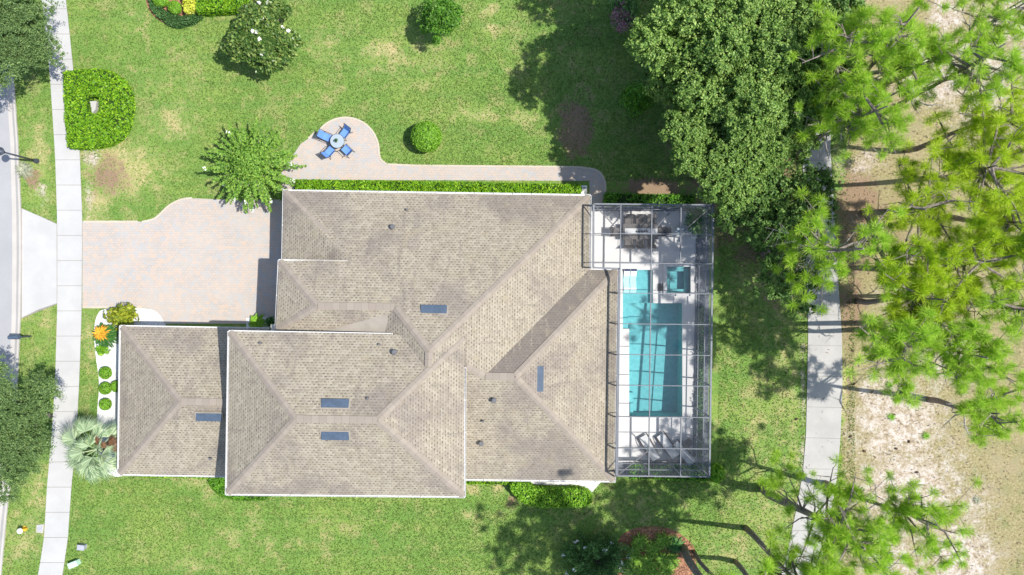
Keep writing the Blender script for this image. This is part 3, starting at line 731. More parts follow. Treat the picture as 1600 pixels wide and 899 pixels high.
def trunk_mb(base, top, r0, r1, bend=.3, n=7, k=8, rnd=R):
    base, top = Vector(base), Vector(top); pts = []
    o = Vector((rnd.uniform(-1, 1), rnd.uniform(-1, 1), 0))*bend
    for i in range(k+1):
        t = i/k; pts.append(base.lerp(top, t)+o*math.sin(t*math.pi)+Vector((rnd.uniform(-.05, .05), rnd.uniform(-.05, .05), 0))*min(1, i)*bend)
    m = MB(); m.tube(pts, [r0*(1.25 if i == 0 else 1)*(1-i/k)+r1*i/k for i in range(k+1)], n); return m, pts

def clump_tree(name, label, cat, base, crown, rad, mat, nclump, nleaf, lsize, clr, r0=.22, group=None, droop=0, gaps=0.0, flowers=0, core=.0, spread=.8, flat=.5, bark='bark'):
    """broadleaf tree: crown = world centre, rad = (rx,ry,rz)"""
    t = empty(name, Vector((base[0], base[1], 0)), label, cat, group)
    rnd = random.Random(hash(label) % 1000 if False else sum(ord(ch) for ch in label))
    cz = crown.z; top = Vector(crown)
    m, pts = trunk_mb(Vector((base[0], base[1], -.05)), top, r0, r0*.35, .15, 7, 6, rnd)
    m.build('trunk', M[bark], t, smooth=True)
    br = MB(); L = []; tops = []
    i = 0; tries = 0
    while i < nclump and tries < nclump*6:
        tries += 1
        a = rnd.uniform(0, 2*math.pi); q = math.sqrt(rnd.random())
        h = rnd.uniform(.15, 1)
        # irregular outline
        ol = 1+.16*math.sin(a*3+rnd.random()*.3+base[0])+.1*math.sin(a*5+base[1])
        hz = math.sqrt(max(0, 1-q*q))*(h*(1-flat)+flat) - (.25*q)
        c = Vector(crown)+Vector((math.cos(a)*q*rad[0]*ol, math.sin(a)*q*rad[1]*ol, hz*rad[2]))
        if rnd.random() < gaps: continue
        i += 1
        s_ = clr*rnd.uniform(.65, 1.3)
        C = np.array(c); D = sph(nleaf*2); D = D[D[:, 2] > -.45][:nleaf]; rr = NR.uniform(.35, 1, len(D))
        L.append(leaves(C+D*rr[:, None]*np.array([s_, s_, s_*.62]), lsize, outward=D*.6+np.array([0, 0, .6]), spread=spread))
        tops.append(c)
        if i % 2 == 0:
            j = pts[rnd.randint(2, len(pts)-2)]; mid = j.lerp(c, .55)+Vector((0, 0, rnd.uniform(-.2, .3)))
            br.tube([j, mid, c-Vector((0, 0, .1))], [r0*.28, r0*.16, .02], 5, False)
    br.build('branches', M[bark], t)
    ex_ = None
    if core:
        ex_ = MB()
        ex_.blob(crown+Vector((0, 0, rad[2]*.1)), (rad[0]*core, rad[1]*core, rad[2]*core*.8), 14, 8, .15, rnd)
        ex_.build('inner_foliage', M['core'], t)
    quads_obj('crown', np.concatenate(L), M[mat], t)
    if flowers:
        F = []
        for _ in range(flowers):
            c = rnd.choice(tops)+Vector((rnd.uniform(-.2, .2), rnd.uniform(-.2, .2), clr*.6))
            F.append(leaves(np.array(c)+NR.normal(0, .035, (9, 3)), .11, .7, spread=.6))
        for f_ in F: quads_obj('flower', f_, M['flower'], t)
    return t

def ball(name, label, px, py, r, hgt, mat='ball', n=1800, ls=.05, group=None, cat='shrub', sq=1.0):
    c = W(px, py, hgt*.55); t = empty(name, Vector((c.x, c.y, 0)), label, cat, group)
    rz = hgt*.52
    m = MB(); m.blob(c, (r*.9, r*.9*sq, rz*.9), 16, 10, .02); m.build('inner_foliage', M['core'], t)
    quads_obj('leaves', dome_leaves(c, (r, r*sq, rz), n, ls, .55, -.85, .12), M[mat], t)
    return t

def hedge(name, label, polypx, h, mat='hedge', dens=260, ls=.07, cat='hedge', hole=None, group=None, lump=.08, z0=0.0):
    P = [W(*p, h) for p in polypx]; poly = [(p.x, p.y) for p in P]
    xs = [p[0] for p in poly]; ys = [p[1] for p in poly]; cx, cy = sum(xs)/len(xs), sum(ys)/len(ys)
    t = empty(name, Vector((cx, cy, 0)), label, cat, group)
    holew = [(W(*p, h).x, W(*p, h).y) for p in hole] if hole else None
    area = (max(xs)-min(xs))*(max(ys)-min(ys)); n = int(area*dens)
    Q = np.stack([NR.uniform(min(xs), max(xs), n), NR.uniform(min(ys), max(ys), n)], 1); k = inpoly(Q, poly)
    if holew: k &= ~inpoly(Q, holew)
    Q = Q[k]
    zz = h+lump*(np.sin(Q[:, 0]*3.1+Q[:, 1]*1.3)+np.sin(Q[:, 1]*4.3-Q[:, 0]*1.9))*.5+NR.normal(0, lump*.5, len(Q))
    L = [leaves(np.column_stack([Q, zz]), ls, spread=.75)]
    rings = [poly]+([holew] if holew else [])
    for ri, rg in enumerate(rings):
        for i in range(len(rg)):
            a = np.array(rg[i]); b = np.array(rg[(i+1) % len(rg)]); ln = np.linalg.norm(b-a); m_ = int(ln*h*dens*.8)
            if m_ < 1: continue
            tt = NR.uniform(0, 1, m_)[:, None]; pp = a+(b-a)*tt+NR.normal(0, .03, (m_, 2))
            nn = np.array([(b-a)[1], -(b-a)[0]])/max(ln, 1e-6); sgn = np.sign(np.dot(nn, (a+b)/2-np.array([cx, cy]))) or 1
            nn = nn*sgn
            L.append(leaves(np.column_stack([pp, NR.uniform(.02, h, m_)]), ls, outward=np.tile([nn[0], nn[1], .5], (m_, 1)), spread=.6))
    quads_obj('leaves', np.concatenate(L), M[mat], t)
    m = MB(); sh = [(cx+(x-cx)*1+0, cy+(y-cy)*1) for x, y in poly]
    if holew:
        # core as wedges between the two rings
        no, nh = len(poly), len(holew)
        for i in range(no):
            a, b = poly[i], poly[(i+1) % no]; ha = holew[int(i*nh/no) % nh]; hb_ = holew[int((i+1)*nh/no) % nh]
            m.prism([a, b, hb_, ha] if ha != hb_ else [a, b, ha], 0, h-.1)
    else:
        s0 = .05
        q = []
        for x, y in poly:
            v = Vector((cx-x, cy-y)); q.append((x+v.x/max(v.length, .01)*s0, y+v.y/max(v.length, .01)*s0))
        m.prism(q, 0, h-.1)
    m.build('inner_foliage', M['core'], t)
    return t

# hedges and clipped shrubs
hedge('clipped_hedge', 'big D-shaped clipped hedge beside the sidewalk with a pale hole in it',
      smooth_poly([(98, 114), (99, 112), (125, 109), (155, 107), (180, 114), (199, 135), (203, 165), (197, 200), (180, 222), (140, 231), (106, 230), (104, 228)], 1), .75, 'hedge', 300, .08,
      hole=[(134, 156), (139, 149), (152, 149), (157, 158), (156, 173), (148, 182), (138, 176)])
m = MB(); m.prism([W(137, 160)[:2], W(155, 160)[:2], W(153, 173)[:2], W(147, 180)[:2], W(140, 175)[:2]], 0, .3)
tag(m.build('utility_cover', M['walk'], origin=W(146, 169)), 'pale utility cover in the hole of the D-shaped hedge', 'utility cover')
hedge('wall_hedge', 'long low bright hedge between the paved walk and the house gutter', [(462, 281), (600, 283.5), (760, 286), (907, 289), (907, 309), (462, 301)], .8, 'hedge', 330, .08)
hedge('side_hedge', 'bright rounded hedge below the roof beside the white concrete pad', smooth_poly([(795, 753), (828, 757), (832, 764), (870, 765), (912, 765), (924, 775), (924, 788), (905, 793), (835, 793), (815, 784), (800, 770)], 1), .9, 'lime', 330, .08)
hedge('foundation_hedge', 'thin hedge strip below the gutter east of the tall roof block', [(728, 742), (800, 742), (805, 757), (728, 756)], .6, 'hedge', 300, .08)
hedge('foundation_hedge', 'thin hedge strip below the garage wing roof', [(205, 735), (350, 736), (352, 749), (270, 746), (205, 745)], .6, 'hedge', 300, .08)
hedge('corner_shrub', 'dense green shrub bed at the lower left corner of the tall roof block', smooth_poly([(322, 748), (345, 742), (425, 765), (420, 781), (385, 783), (352, 779), (335, 770)], 1), .7, 'hedge_deep', 320, .08, cat='shrub')
hedge('cage_hedge', 'patchy shrub row along the upper side of the pool cage', [(946, 303), (1085, 306), (1085, 322), (946, 319)], .8, 'hedge_deep', 230, .09, lump=.3)
hedge('cage_hedge', 'dark shrub row along the lower side of the pool cage', [(985, 728), (1100, 728), (1104, 752), (1060, 750), (985, 747)], .7, 'hedge_deep', 230, .09, lump=.3)
hedge('cage_hedge', 'dim narrow shrub row behind the long right side of the cage', [(1093, 480), (1100, 480), (1098, 715), (1090, 715)], .5, 'cover', 160, .09, lump=.2)
hedge('groundcover', 'grey green groundcover edging the shrub bed at the top left', smooth_poly([(230, 0), (228, -30), (240, -30), (243, 2), (262, 22), (290, 26), (312, 18), (316, 26), (300, 37), (275, 43), (262, 38), (240, 22)], 1), .35, 'cover', 330, .06, cat='groundcover')
hedge('clipped_hedge', 'straight bright hedge at the top edge above the magnolia', [(306, -40), (385, -40), (387, 12), (350, 16), (307, 18)], .9, 'hedge', 300, .08)
hedge('yellow_shrub', 'square yellow shrub between ball shrub and bright hedge', [(285, -6), (303, -8), (308, 14), (289, 19)], .7, 'yellow', 360, .09, cat='shrub')
hedge('purple_shrub', 'dark purple low shrub at the top edge above the magnolia', smooth_poly([(392, -30), (430, -30), (428, 3), (412, 6), (396, 2)], 1), .5, 'purple', 300, .07, cat='shrub')
ball('ball_shrub', 'larger clipped ball shrub in the top bed beside the yellow shrub', 273, 12, .42, .8)
ball('ball_shrub', 'clipped shrub cut by the top edge left of the round ball shrub', 251, 2, .5, .7, sq=.7)
ball('ball_shrub', 'lone round clipped shrub standing in the lawn above the paved walk', 666, 214, .98, 1.7, 'ball', 5200, .07)
gp = 'small clipped balls in the white gravel'
ball('gravel_ball_shrub', 'topmost ball shrub of the left row in the white gravel', 164.5, 583, .4, .6, n=1300, group=gp)
ball('gravel_ball_shrub', 'middle ball shrub of the left row in the white gravel', 164.5, 607, .4, .6, n=1300, group=gp)
ball('gravel_ball_shrub', 'lowest ball shrub of the row, touching the silver palm', 164.5, 632, .38, .6, n=1300, group=gp)
ball('gravel_ball_shrub', 'ball shrub half hidden at the garage roof edge', 182, 604, .36, .6, n=1300, group=gp)
# bright loose shrub at cage corner
def loose(name, label, px, py, r, h, mat, n, ls, cat='shrub', asp=.45, spread=.8, flowers=0):
    c = W(px, py, h*.5); t = empty(name, Vector((c.x, c.y, 0)), label, cat); L = []
    for i in range(9):
        a = R.uniform(0, 6.28); q = R.uniform(0, .65)*r; cc = (c.x+math.cos(a)*q, c.y+math.sin(a)*q, c.z+R.uniform(-.1, .2)*h)
        L.append(dome_leaves(cc, (r*.5, r*.5, h*.5), n//9, ls, spread, -.6, .7, asp))
    quads_obj('leaves', np.concatenate(L), M[mat], t)
    m = MB(); 
    for i in range(6): a = i*1.05; m.tube([(c.x, c.y, 0), (c.x+math.cos(a)*r*.5, c.y+math.sin(a)*r*.5, h*.7)], [.04, .01], 5)
    m.build('stems', M['bark'], t)
    if flowers:
        F = [leaves(np.array([c.x+R.uniform(-r, r)*.75, c.y+R.uniform(-r, r)*.75, h*R.uniform(.85, 1.02)])+NR.normal(0, .04, (8, 3)), .07) for _ in range(flowers)]
        quads_obj('flowers', np.concatenate(F), M['flower'], t)
    return t
loose('leafy_shrub', 'bright lime shrub at the lower right corner of the pool cage', 1119, 742, .7, 1.2, 'lime', 900, .13)
loose('leafy_shrub', 'saturated green shrub at the left foot of the big oak', 997, 152, 1.25, 2.4, 'hedge_deep', 3500, .11)
loose('leafy_shrub', 'yellow green big-leaved shrub at the garage corner by the driveway', 190, 496, 1.05, 1.3, 'croton', 1100, .16)
loose('leafy_shrub', 'small lime plant in gravel below the orange bromeliad', 161, 548, .42, .5, 'lime', 260, .14)
loose('leafy_shrub', 'dark shrub in the roof shade beside the small cycad', 423, 503, .4, .7, 'cycad', 300, .1)
t = loose('flowering_shrub', 'pink flowered shrub in shade at the top edge beside the big oak', 976, 14, 1.2, 2.2, 'oleander', 2600, .11)
for k_ in range(26):
    c = W(976+NR.uniform(-16, 16), 24+NR.uniform(-20, 24), 1.9+NR.uniform(-.3, .3))
    quads_obj('flower_cluster', leaves(np.array(c)+NR.normal(0, 1, (34, 3))*.13, .07), M['pinkflower'], t)

# rosettes: cycads, bromeliads, lilies
def rosette(name, label, px, py, n, L, mat, h=.3, wd=.05, cat='plant', pinnate=False, lift=(.15, .9), parent=None):
    c = W(px, py, h); t = parent or empty(name, Vector((c.x, c.y, 0)), label, cat); Vs = []
    for i in range(n):
        a = i*2.399+R.uniform(-.1, .1); e = R.uniform(*lift); ll = L*R.uniform(.75, 1.1)*(1-.25*e)
        pts = []
        for j in range(7):
            s_ = j/6; pts.append(np.array([c.x+math.cos(a)*ll*s_*math.cos(e*(1-s_*.6)), c.y+math.sin(a)*ll*s_*math.cos(e*(1-s_*.6)), c.z+ll*(math.sin(e)*s_-.55*s_*s_)]))
        if not pinnate:
            for j in range(6):
                p, q = pts[j], pts[j+1]; sd = np.array([-math.sin(a), math.cos(a), 0]); w0 = wd*math.sin(math.pi*(.15+.85*j/6)); w1 = wd*math.sin(math.pi*(.15+.85*(j+1)/6))
                Vs.append(np.stack([p-sd*w0, p+sd*w0, q+sd*w1, q-sd*w1]))
        else:
            for j in range(1, 26):
                s_ = j/26; k = int(s_*6); f = s_*6-k; p = pts[k]*(1-f)+pts[min(k+1, 6)]*f
                for sg in (-1, 1):
                    d = np.array([math.cos(a+sg*1.0), math.sin(a+sg*1.0), .15]); ln = wd*math.sin(math.pi*(.12+.8*s_))
                    sd = np.array([math.cos(a), math.sin(a), 0])*.018
                    Vs.append(np.stack([p-sd, p+d*ln*.5-sd*1.4, p+d*ln, p+d*ln*.5+sd*1.4]))
    quads_obj('fronds' if pinnate else 'leaves', np.stack(Vs), M[mat], t); return t
t = rosette('cycad', 'dark green cycad with an orange bromeliad centre at the garage corner', 164, 524, 40, 1.0, 'cycad', .35, .2, 'cycad', True, (.05, .5))
rosette('', '', 158, 521, 60, .72, 'orange', .6, .05, parent=t, lift=(.15, 1.3))
rosette('cycad', 'small bright cycad in the entry bed beside the driveway shade', 401, 504, 22, .7, 'lime', .35, .15, 'cycad', True)
rosette('strappy_plant', 'dark strappy lily right of the mulch bed beside the leaning trunks', 1055, 852, 60, .85, 'cycad', .2, .04)
for i, (x, y) in enumerate([(985, 890), (1003, 893), (1022, 894), (1042, 890), (1050, 876), (992, 876)]):
    t = rosette('strappy_plant', 'green strappy lily in the crowded lower half of the mulch bed', x, y, 34, .8, 'lily', .25, .045, 'plant'); t['group'] = 'lilies crowding the lower mulch bed'
for i, (x, y) in enumerate([(1000, 846), (1020, 858), (1035, 846), (1012, 878), (1035, 875), (990, 862)]):
    rosette('strappy_plant', ['yellow green lily at the top left of the mulch bed', 'yellow green lily in the middle of the mulch bed', 'yellow green lily at the top of the mulch bed by the dark one', 'lily low in the mulch bed beside the oleander', 'lily low in the mulch bed beside the pine trunks', 'lily nearest the white-flowered oleander'][i], x, y, 40, .85, 'lily', .25, .045)
rosette('grass_clump', 'straggly grey grass clump between the kerb and the lamp post', 38, 266, 120, .8, 'straggle', .15, .022, 'grass clump', lift=(.1, 1.1))

# silver fan palm
c = W(153, 702, 2.0); palm = empty('fan_palm', Vector((c.x, c.y, 0)), 'silver green fan palm beside the sidewalk at the garage wing corner', 'palm')
m, _ = trunk_mb((c.x, c.y, -.05), c, .26, .2, .02); m.build('trunk', M['bark'], palm, smooth=True)
Vs = []; Pt = MB(); Vd = []
for i in range(19):
    a = i*2.399+R.uniform(-.2, .2); e = 1.0-.065*i+R.uniform(-.15, .15); pl_ = R.uniform(.85, 1.5)*(1 if i > 5 else .6); fr_ = R.uniform(1.05, 1.35)
    d = Vector((math.cos(a)*math.cos(e), math.sin(a)*math.cos(e), math.sin(e)))
    hub = c+d*pl_; Pt.tube([c, c+d*pl_*.5+Vector((0, 0, .05)), hub], [.035, .03, .02], 5, False)
    sd = Vector((-math.sin(a), math.cos(a), 0)); nseg = 30
    dead = i in (3, 8)
    for k in range(nseg):
        b = math.radians(-88+176*k/(nseg-1)); dir_ = d*math.cos(b)+sd*math.sin(b)+Vector((0, 0, -.12-.25*abs(math.sin(b))-.012*i)); dir_.normalize()
        L = fr_*(1-.25*abs(b)/2.2)*R.uniform(.9, 1.06)*(.6 if dead else 1); w_ = .028*R.uniform(.8, 1.4)
        t1 = np.array(hub); t2 = np.array(hub+dir_*L*.55); t3 = np.array(hub+dir_*L+Vector((0, 0, -.22*L))); sv = np.array(dir_.cross(Vector((0, 0, 1))).normalized())*w_
        tgt = Vd if dead else Vs
        tgt.append(np.stack([t1, t2+sv, t2+np.array([0, 0, .035]), t2-sv])); tgt.append(np.stack([t2-sv, t2+sv, t3, t3]))
        tgt[-1][2] += sv*.15; tgt[-1][3] -= sv*.15
Pt.build('leaf_stalks', M['silver'], palm); quads_obj('fronds', np.stack(Vs), M['silver'], palm); quads_obj('dead_fronds', np.stack(Vd), M['deadfrond'], palm)

# crape myrtle of arching plumes by the driveway
c = W(402, 262, 1.0); cm = empty('crape_myrtle', Vector((c.x, c.y, 0)), 'spiky light green crape myrtle with arching plumes between driveway and patio', 'tree')
Vs = []; br = MB(); FL = []
for i in range(105):
    a = i*2.399+R.uniform(-.2, .2); e = .08+1.25*(1-(i+.5)/105)**1.3+R.uniform(-.05, .12); ll = R.uniform(2.2, 3.2)
    pts = []
    for j in range(9):
        s_ = j/8; pts.append(Vector((c.x+math.cos(a)*ll*s_*math.cos(e*(1-.5*s_)), c.y+math.sin(a)*ll*s_*math.cos(e*(1-.5*s_)), c.z+ll*(math.sin(e)*s_*1.05-.4*s_*s_)+.35)))
    br.tube([pts[0], pts[3], pts[6], pts[8]], [.035, .025, .015, .006], 4, False)
    n = 150; s_ = NR.uniform(.32, 1, n); k = np.minimum((s_*8).astype(int), 7); f = s_*8-k
    PP = np.array([list(p) for p in pts]); q = PP[k]*(1-f)[:, None]+PP[k+1]*f[:, None]; wdt = .1*np.sin(np.pi*np.clip(s_, .3, .92))+.02
    q = q+NR.normal(0, 1, (n, 3))*wdt[:, None]*np.array([.8, .8, .5])
    Vs.append(leaves(q, .08, .45, spread=.5))
    if R.random() < .13: FL.append(leaves(np.array(pts[8])+NR.normal(0, .06, (9, 3)), .06))
Vs.append(dome_leaves((c.x, c.y, c.z+1.6), (1.1, 1.1, .9), 3600, .08, .6, -.2, .8, .45))
br.build('branches', M['bark'], cm); quads_obj('leaves', np.concatenate(Vs), M['myrtle'], cm); [quads_obj('flower_cluster', f_, M['flower'], cm) for f_ in FL]
# oleander bottom
c = W(935, 880, 1.2); cm = empty('oleander', Vector((c.x, c.y, 0)), 'white flowered oleander beside the round mulch bed at the bottom edge', 'shrub')
Vs = []; br = MB(); FL = []
for i in range(120):
    a = i*2.399; e = R.uniform(.2, 1.4); ll = R.uniform(1.7, 2.7)
    pts = [Vector((c.x+math.cos(a)*ll*s_*math.cos(e*(1-.3*s_)), c.y+math.sin(a)*ll*s_*.8*math.cos(e*(1-.3*s_)), .2+ll*(math.sin(e)*s_*.95-.2*s_*s_))) for s_ in [j/6 for j in range(7)]]
    br.tube(pts[::3], [.025, .015, .006], 4, False); PP = np.array([list(p) for p in pts])
    n = 80; s_ = NR.uniform(.35, 1, n); k = np.minimum((s_*6).astype(int), 5); f = s_*6-k; q = PP[k]*(1-f)[:, None]+PP[k+1]*f[:, None]+NR.normal(0, .06, (n, 3))
    Vs.append(blades(q, unit(np.tile(PP[6]-PP[3], (n, 1))+NR.normal(0, .9, (n, 3))), NR.uniform(.18, .32, n), .03))
    if R.random() < .22: FL.append(leaves(np.array(pts[6])+NR.normal(0, .06, (10, 3)), .065))
br.build('stems', M['bark'], cm); quads_obj('leaves', np.concatenate(Vs), M['oleander'], cm); [quads_obj('flower_cluster', f_, M['flower'], cm) for f_ in FL]

# broadleaf trees
def GP(px, py, h):
    p = W(px, py, h); return p
clump_tree('magnolia_tree', 'round dark magnolia with white blossoms in the upper left lawn', 'magnolia', GP(412, 60, 3.0), GP(412, 58, 2.3), Vector((1.95, 2.1, 1.7)), 'magnolia', 170, 90, .11, .42, .12, flowers=15, core=.6, flat=.8)
clump_tree('small_tree', 'small bright green tree alone in the upper middle lawn', 'tree', GP(688, 38, 2.0), GP(689, 32, 1.8), Vector((1.25, 1.25, 1.6)), 'smalltree', 60, 80, .085, .38, .07, core=.5, flat=.8)
def lobed_oak(label, base, crown, rad, mat, nlobe, nleaf, lsize, r0=.22, lobe=(.26, .4), aspect=.55, ragged=0, group=None, gap=0.0):
    """crown made of domed lobes at different heights, each a shell of fine leaves, with twigs reaching out"""
    t = empty('oak_tree', Vector((base[0], base[1], 0)), label, 'oak', group); rnd = random.Random(sum(ord(ch) for ch in label))
    m, pts = trunk_mb(Vector((base[0], base[1], -.05)), crown-Vector((0, 0, rad[2]*.4)), r0, r0*.4, .2, 7, 6, rnd); m.build('trunk', M['bark'], t, smooth=True)
    br = MB(); L = []; mr = (rad[0]+rad[1])/2
    for i in range(nlobe):
        a = i*2.399+rnd.uniform(-.3, .3); q = math.sqrt((i+.5)/nlobe)*rnd.uniform(.82, 1.04)*.86
        ol = 1+.13*math.sin(a*3+base[0])+.09*math.sin(a*5+base[1])
        lr = mr*rnd.uniform(*lobe)*(1-.25*q)
        c = crown+Vector((math.cos(a)*q*rad[0]*ol, math.sin(a)*q*rad[1]*ol, rad[2]*(math.sqrt(max(0, 1-q*q))*.75+rnd.uniform(-.38, .38))))
        br.tube([pts[rnd.randint(3, 5)], pts[5].lerp(c, .6), c], [r0*.35, r0*.2, .03], 5, False)
        # every lobe is a dome of small leaf sprays
        ns = int(nleaf/38)
        D = sph(ns*2); D = D[D[:, 2] > -.35][:ns]
        if gap: D = D[NR.uniform(0, 1, len(D)) > gap]
        wob = 1+.22*np.sin(D[:, 0]*5+i)*np.cos(D[:, 1]*6+i*2)
        rr = wob*(1-NR.uniform(0, 1, len(D))**1.3*.5)
        SC = np.array(c)+D*rr[:, None]*np.array([lr, lr, lr*.8])
        sr = NR.uniform(.1, .24, len(D))*(lr/1.2)**.5
        k = NR.integers(22, 52, len(D)); idx_ = np.repeat(np.arange(len(D)), k)
        ddir = sph(len(idx_)); ddir = ddir+D[idx_]*(.5+ragged)
        Lc = SC[idx_]+ddir*sr[idx_][:, None]*NR.uniform(.2, 1.15+ragged*.5, len(idx_))[:, None]
        L.append(leaves(Lc, lsize, aspect, outward=D[idx_]*.6+np.array([.15, 0, .8]), spread=.65))
    br.build('branches', M['bark'], t); quads_obj('crown', np.concatenate(L), M[mat], t); return t
lobed_oak('fine-leaved dark oak over the kerb at the top left corner', GP(28, 50, 3.2), GP(26, 48, 3.6), Vector((2.9, 3.9, 1.9)), 'street_oak', 34, 3000, .055, .2, (.24, .36), .42, .7)
lobed_oak('dark street oak between road and sidewalk left of the silver palm', GP(32, 662, 3), GP(36, 660, 3.2), Vector((2.3, 3.9, 1.8)), 'street_oak', 30, 2900, .055, .18, (.25, .38), .42, .7)
lobed_oak('big yellow-green oak crown whose shade falls on the upper lawn', W(1065, 160), GP(1100, 75, 8.0), Vector((4.0, 4.8, 3.4)), 'oak', 22, 7560, .07, .35, (.26, .42))
lobed_oak('yellow-green oak cut by the top edge, left of the dark one', W(1075, -40), GP(1128, -85, 8.0), Vector((5.3, 4.2, 3.0)), 'oak', 20, 5200, .075, .33, (.26, .4))
lobed_oak('yellow-green oak directly above the upper right corner of the pool cage', W(1085, 235), GP(1122, 222, 7.2), Vector((3.8, 3.3, 3.0)), 'oak', 17, 7020, .07, .33, (.28, .42))
lobed_oak('middle oak crown between the pale oaks and the cart path', W(1150, 170), GP(1190, 120, 7.6), Vector((4.2, 5.2, 3.4)), 'oak', 22, 7020, .07, .35, (.25, .4))
lobed_oak('dark green oak leaning over the cart path at the top', W(1205, 180), GP(1252, 85, 6.4), Vector((2.9, 5.2, 2.6)), 'oak_dark', 20, 4200, .08, .33, (.28, .42))
lobed_oak('deep shaded oak filling the gap behind the tall oaks', W(1120, 130), GP(1165, 160, 4.4), Vector((6.0, 5.6, 1.6)), 'oak_dark', 24, 4400, .085, .3, (.22, .34))
lobed_oak('low dark thin oak right of the cage overhanging the cart path', W(1190, 340), GP(1215, 325, 4.0), Vector((3.9, 2.7, 1.3)), 'oak_dark', 26, 1500, .085, .2, (.2, .32), .55, .5, gap=.3)
lobed_oak('sparse young oak beside the cart path right of the pool cage', W(1205, 430), GP(1225, 425, 3.4), Vector((2.7, 2.4, 1.2)), 'oak_dark', 15, 1000, .085, .13, (.2, .32), .55, .5, gap=.4)

# pines
def pine(label, base, crown, h, rpx, nbr, seed, group='tall pines along the cart path', r0=.17, gold=False, kink=None, low=None, extra=None, tufts=6):
    """base: ground pixel, crown: pixel of the crown centre at height h"""
    rnd = random.Random(seed); B = W(*base); Cn = W(*crown, h)
    t = empty('pine_tree', B, label, 'pine', group)
    rad = rpx*S*(H-h)/H
    k = 9; pts = []
    for i in range(k+1):
        s_ = i/k; p = B.lerp(Cn, s_)
        q = (B*(1-s_)+Cn*s_); off = Vector((math.sin(s_*5+seed), math.cos(s_*4+seed*2), 0))*.14*min(1, i)
        pts.append(Vector((q.x+off.x, q.y+off.y, h*s_*1.04-.05 if i == 0 else h*s_*1.04)))
    m = MB(); m.tube(pts, [r0*(1.2-1.0*i/k) for i in range(k+1)], 8); m.build('trunk', M['pinebark'], t, smooth=True)
    br = MB(); T_ = []; dead = MB()
    for b in range(nbr):
        a = b*2.399+rnd.uniform(-.4, .4); q = rnd.uniform(.35, 1.05)*rad*(1+.2*math.sin(a*2+seed)); z0 = h*rnd.uniform(.68, .98)
        s_ = z0/h/1.04; i = min(int(s_*k), k-1); f = s_*k-i; o = pts[i].lerp(pts[i+1], f)
        end = o+Vector((math.cos(a)*q, math.sin(a)*q, rnd.uniform(-.2, 1.0)+q*.1)); mid = o.lerp(end, .5)+Vector((rnd.uniform(-.3, .3), rnd.uniform(-.3, .3), -.15))
        br.tube([o, o.lerp(mid, .5)+Vector((0, 0, -.05)), mid, end], [.085, .07, .055, .02], 5, False)
        for j in range(rnd.randint(tufts-2, tufts+1)):
            s2 = rnd.uniform(.35, 1.0); p = o.lerp(mid, s2*2) if s2 < .5 else mid.lerp(end, s2*2-1)
            sp_ = .9; tp = p+Vector((rnd.gauss(0, .42), rnd.gauss(0, .42), rnd.uniform(0, .5)))
            br.tube([p, p.lerp(tp, .5)+Vector((0, 0, .08)), tp], [.025, .02, .012], 4, False); T_.append((tp, (tp-o).normalized()))
    for b in range(7):
        a = rnd.uniform(0, 6.28); z0 = h*rnd.uniform(.5, .75); i = min(int(z0/h*k), k-1); o = pts[i]; q = rnd.uniform(1, 2.6)
        p1 = o+Vector((math.cos(a)*q*.5, math.sin(a)*q*.5, .2)); p2 = o+Vector((math.cos(a+.3)*q, math.sin(a+.3)*q, .1)); dead = MB(); dead.tube([o, p1, p2], [.05, .035, .008], 5, False)
        for q_ in (0, .3, .65): dead.tube([p1.lerp(p2, q_), p1.lerp(p2, q_)+Vector((rnd.uniform(-.7, .7), rnd.uniform(-.7, .7), rnd.uniform(-.1, .4)))], [.02, .006], 4, False)
        dead.build('dead_branch', M['deadwood'], t)
    for (x, y, z, n) in (extra or []):
        p = W(x, y, z); i = max(1, min(int(z/h*k)-1, k-1)); o = pts[i]; mid = o.lerp(p, .5)+Vector((0, 0, .2)); br.tube([o, mid, p], [.07, .045, .015], 5, False)
        for _ in range(n):
            tp = p+Vector((rnd.gauss(0, .55), rnd.gauss(0, .55), rnd.uniform(-.1, .4))); br.tube([p, tp], [.02, .012], 4, False); T_.append((tp, (tp-o).normalized()))
    V = []
    for tp, d in T_:
        n = rnd.randint(100, 165); D = unit(NR.normal(0, .8, (n, 3))+np.array(d)*.35+np.array([0, 0, .55])); L = NR.uniform(.3, .55, n)*rnd.uniform(.7, 1.2)
        Cc = np.array(tp)+NR.normal(0, .05, (n, 3)); V.append(blades(Cc, D, L, .0095, .3))
    br.build('branches', M['pinebark'], t); pass
    quads_obj('needles', np.concatenate(V), M['needles_gold' if gold else 'needles'], t)
    return t
pine('pine whose foliage hangs over the top of the cart path beside the dark oak', (1215, 190), (1335, 60), 14, 75, 17, 1)
pine('pine with its crown right of the dark oak above the sandy gap', (1238, 240), (1375, 170), 14, 85, 19, 2)
pine('pine at the top edge with crown over pale sand', (1265, 215), (1430, 15), 15, 60, 10, 12)
pine('pine with dark bare limbs in the top right corner', (1345, 205), (1555, 70), 14, 90, 17, 3)
pine('dense yellow-green pine crown on the right edge in the upper half', (1455, 278), (1545, 265), 13, 115, 28, 4, gold=True, tufts=8)
pine('pine whose crown spreads right of the cart path and long trunk shadow', (1390, 330), (1440, 330), 13, 95, 19, 5, gold=True)
pine('pine leaning over the cart path with its foot between cage and path', (1192, 397), (1345, 385), 14, 80, 8, 6, r0=.24, extra=[(1250, 385, 10, 5), (1262, 420, 10, 6), (1235, 440, 9, 6), (1285, 345, 11, 5), (1262, 330, 11, 3), (1225, 395, 8, 4), (1285, 440, 10, 6)])
pine('pine with crown halfway down the right edge', (1372, 420), (1555, 410), 13, 90, 18, 7, gold=True, tufts=7)
pine('tall pine rooted beside the orange straw whose crown leaves the right edge', (1472, 393), (1745, 385), 16, 90, 14, 41)
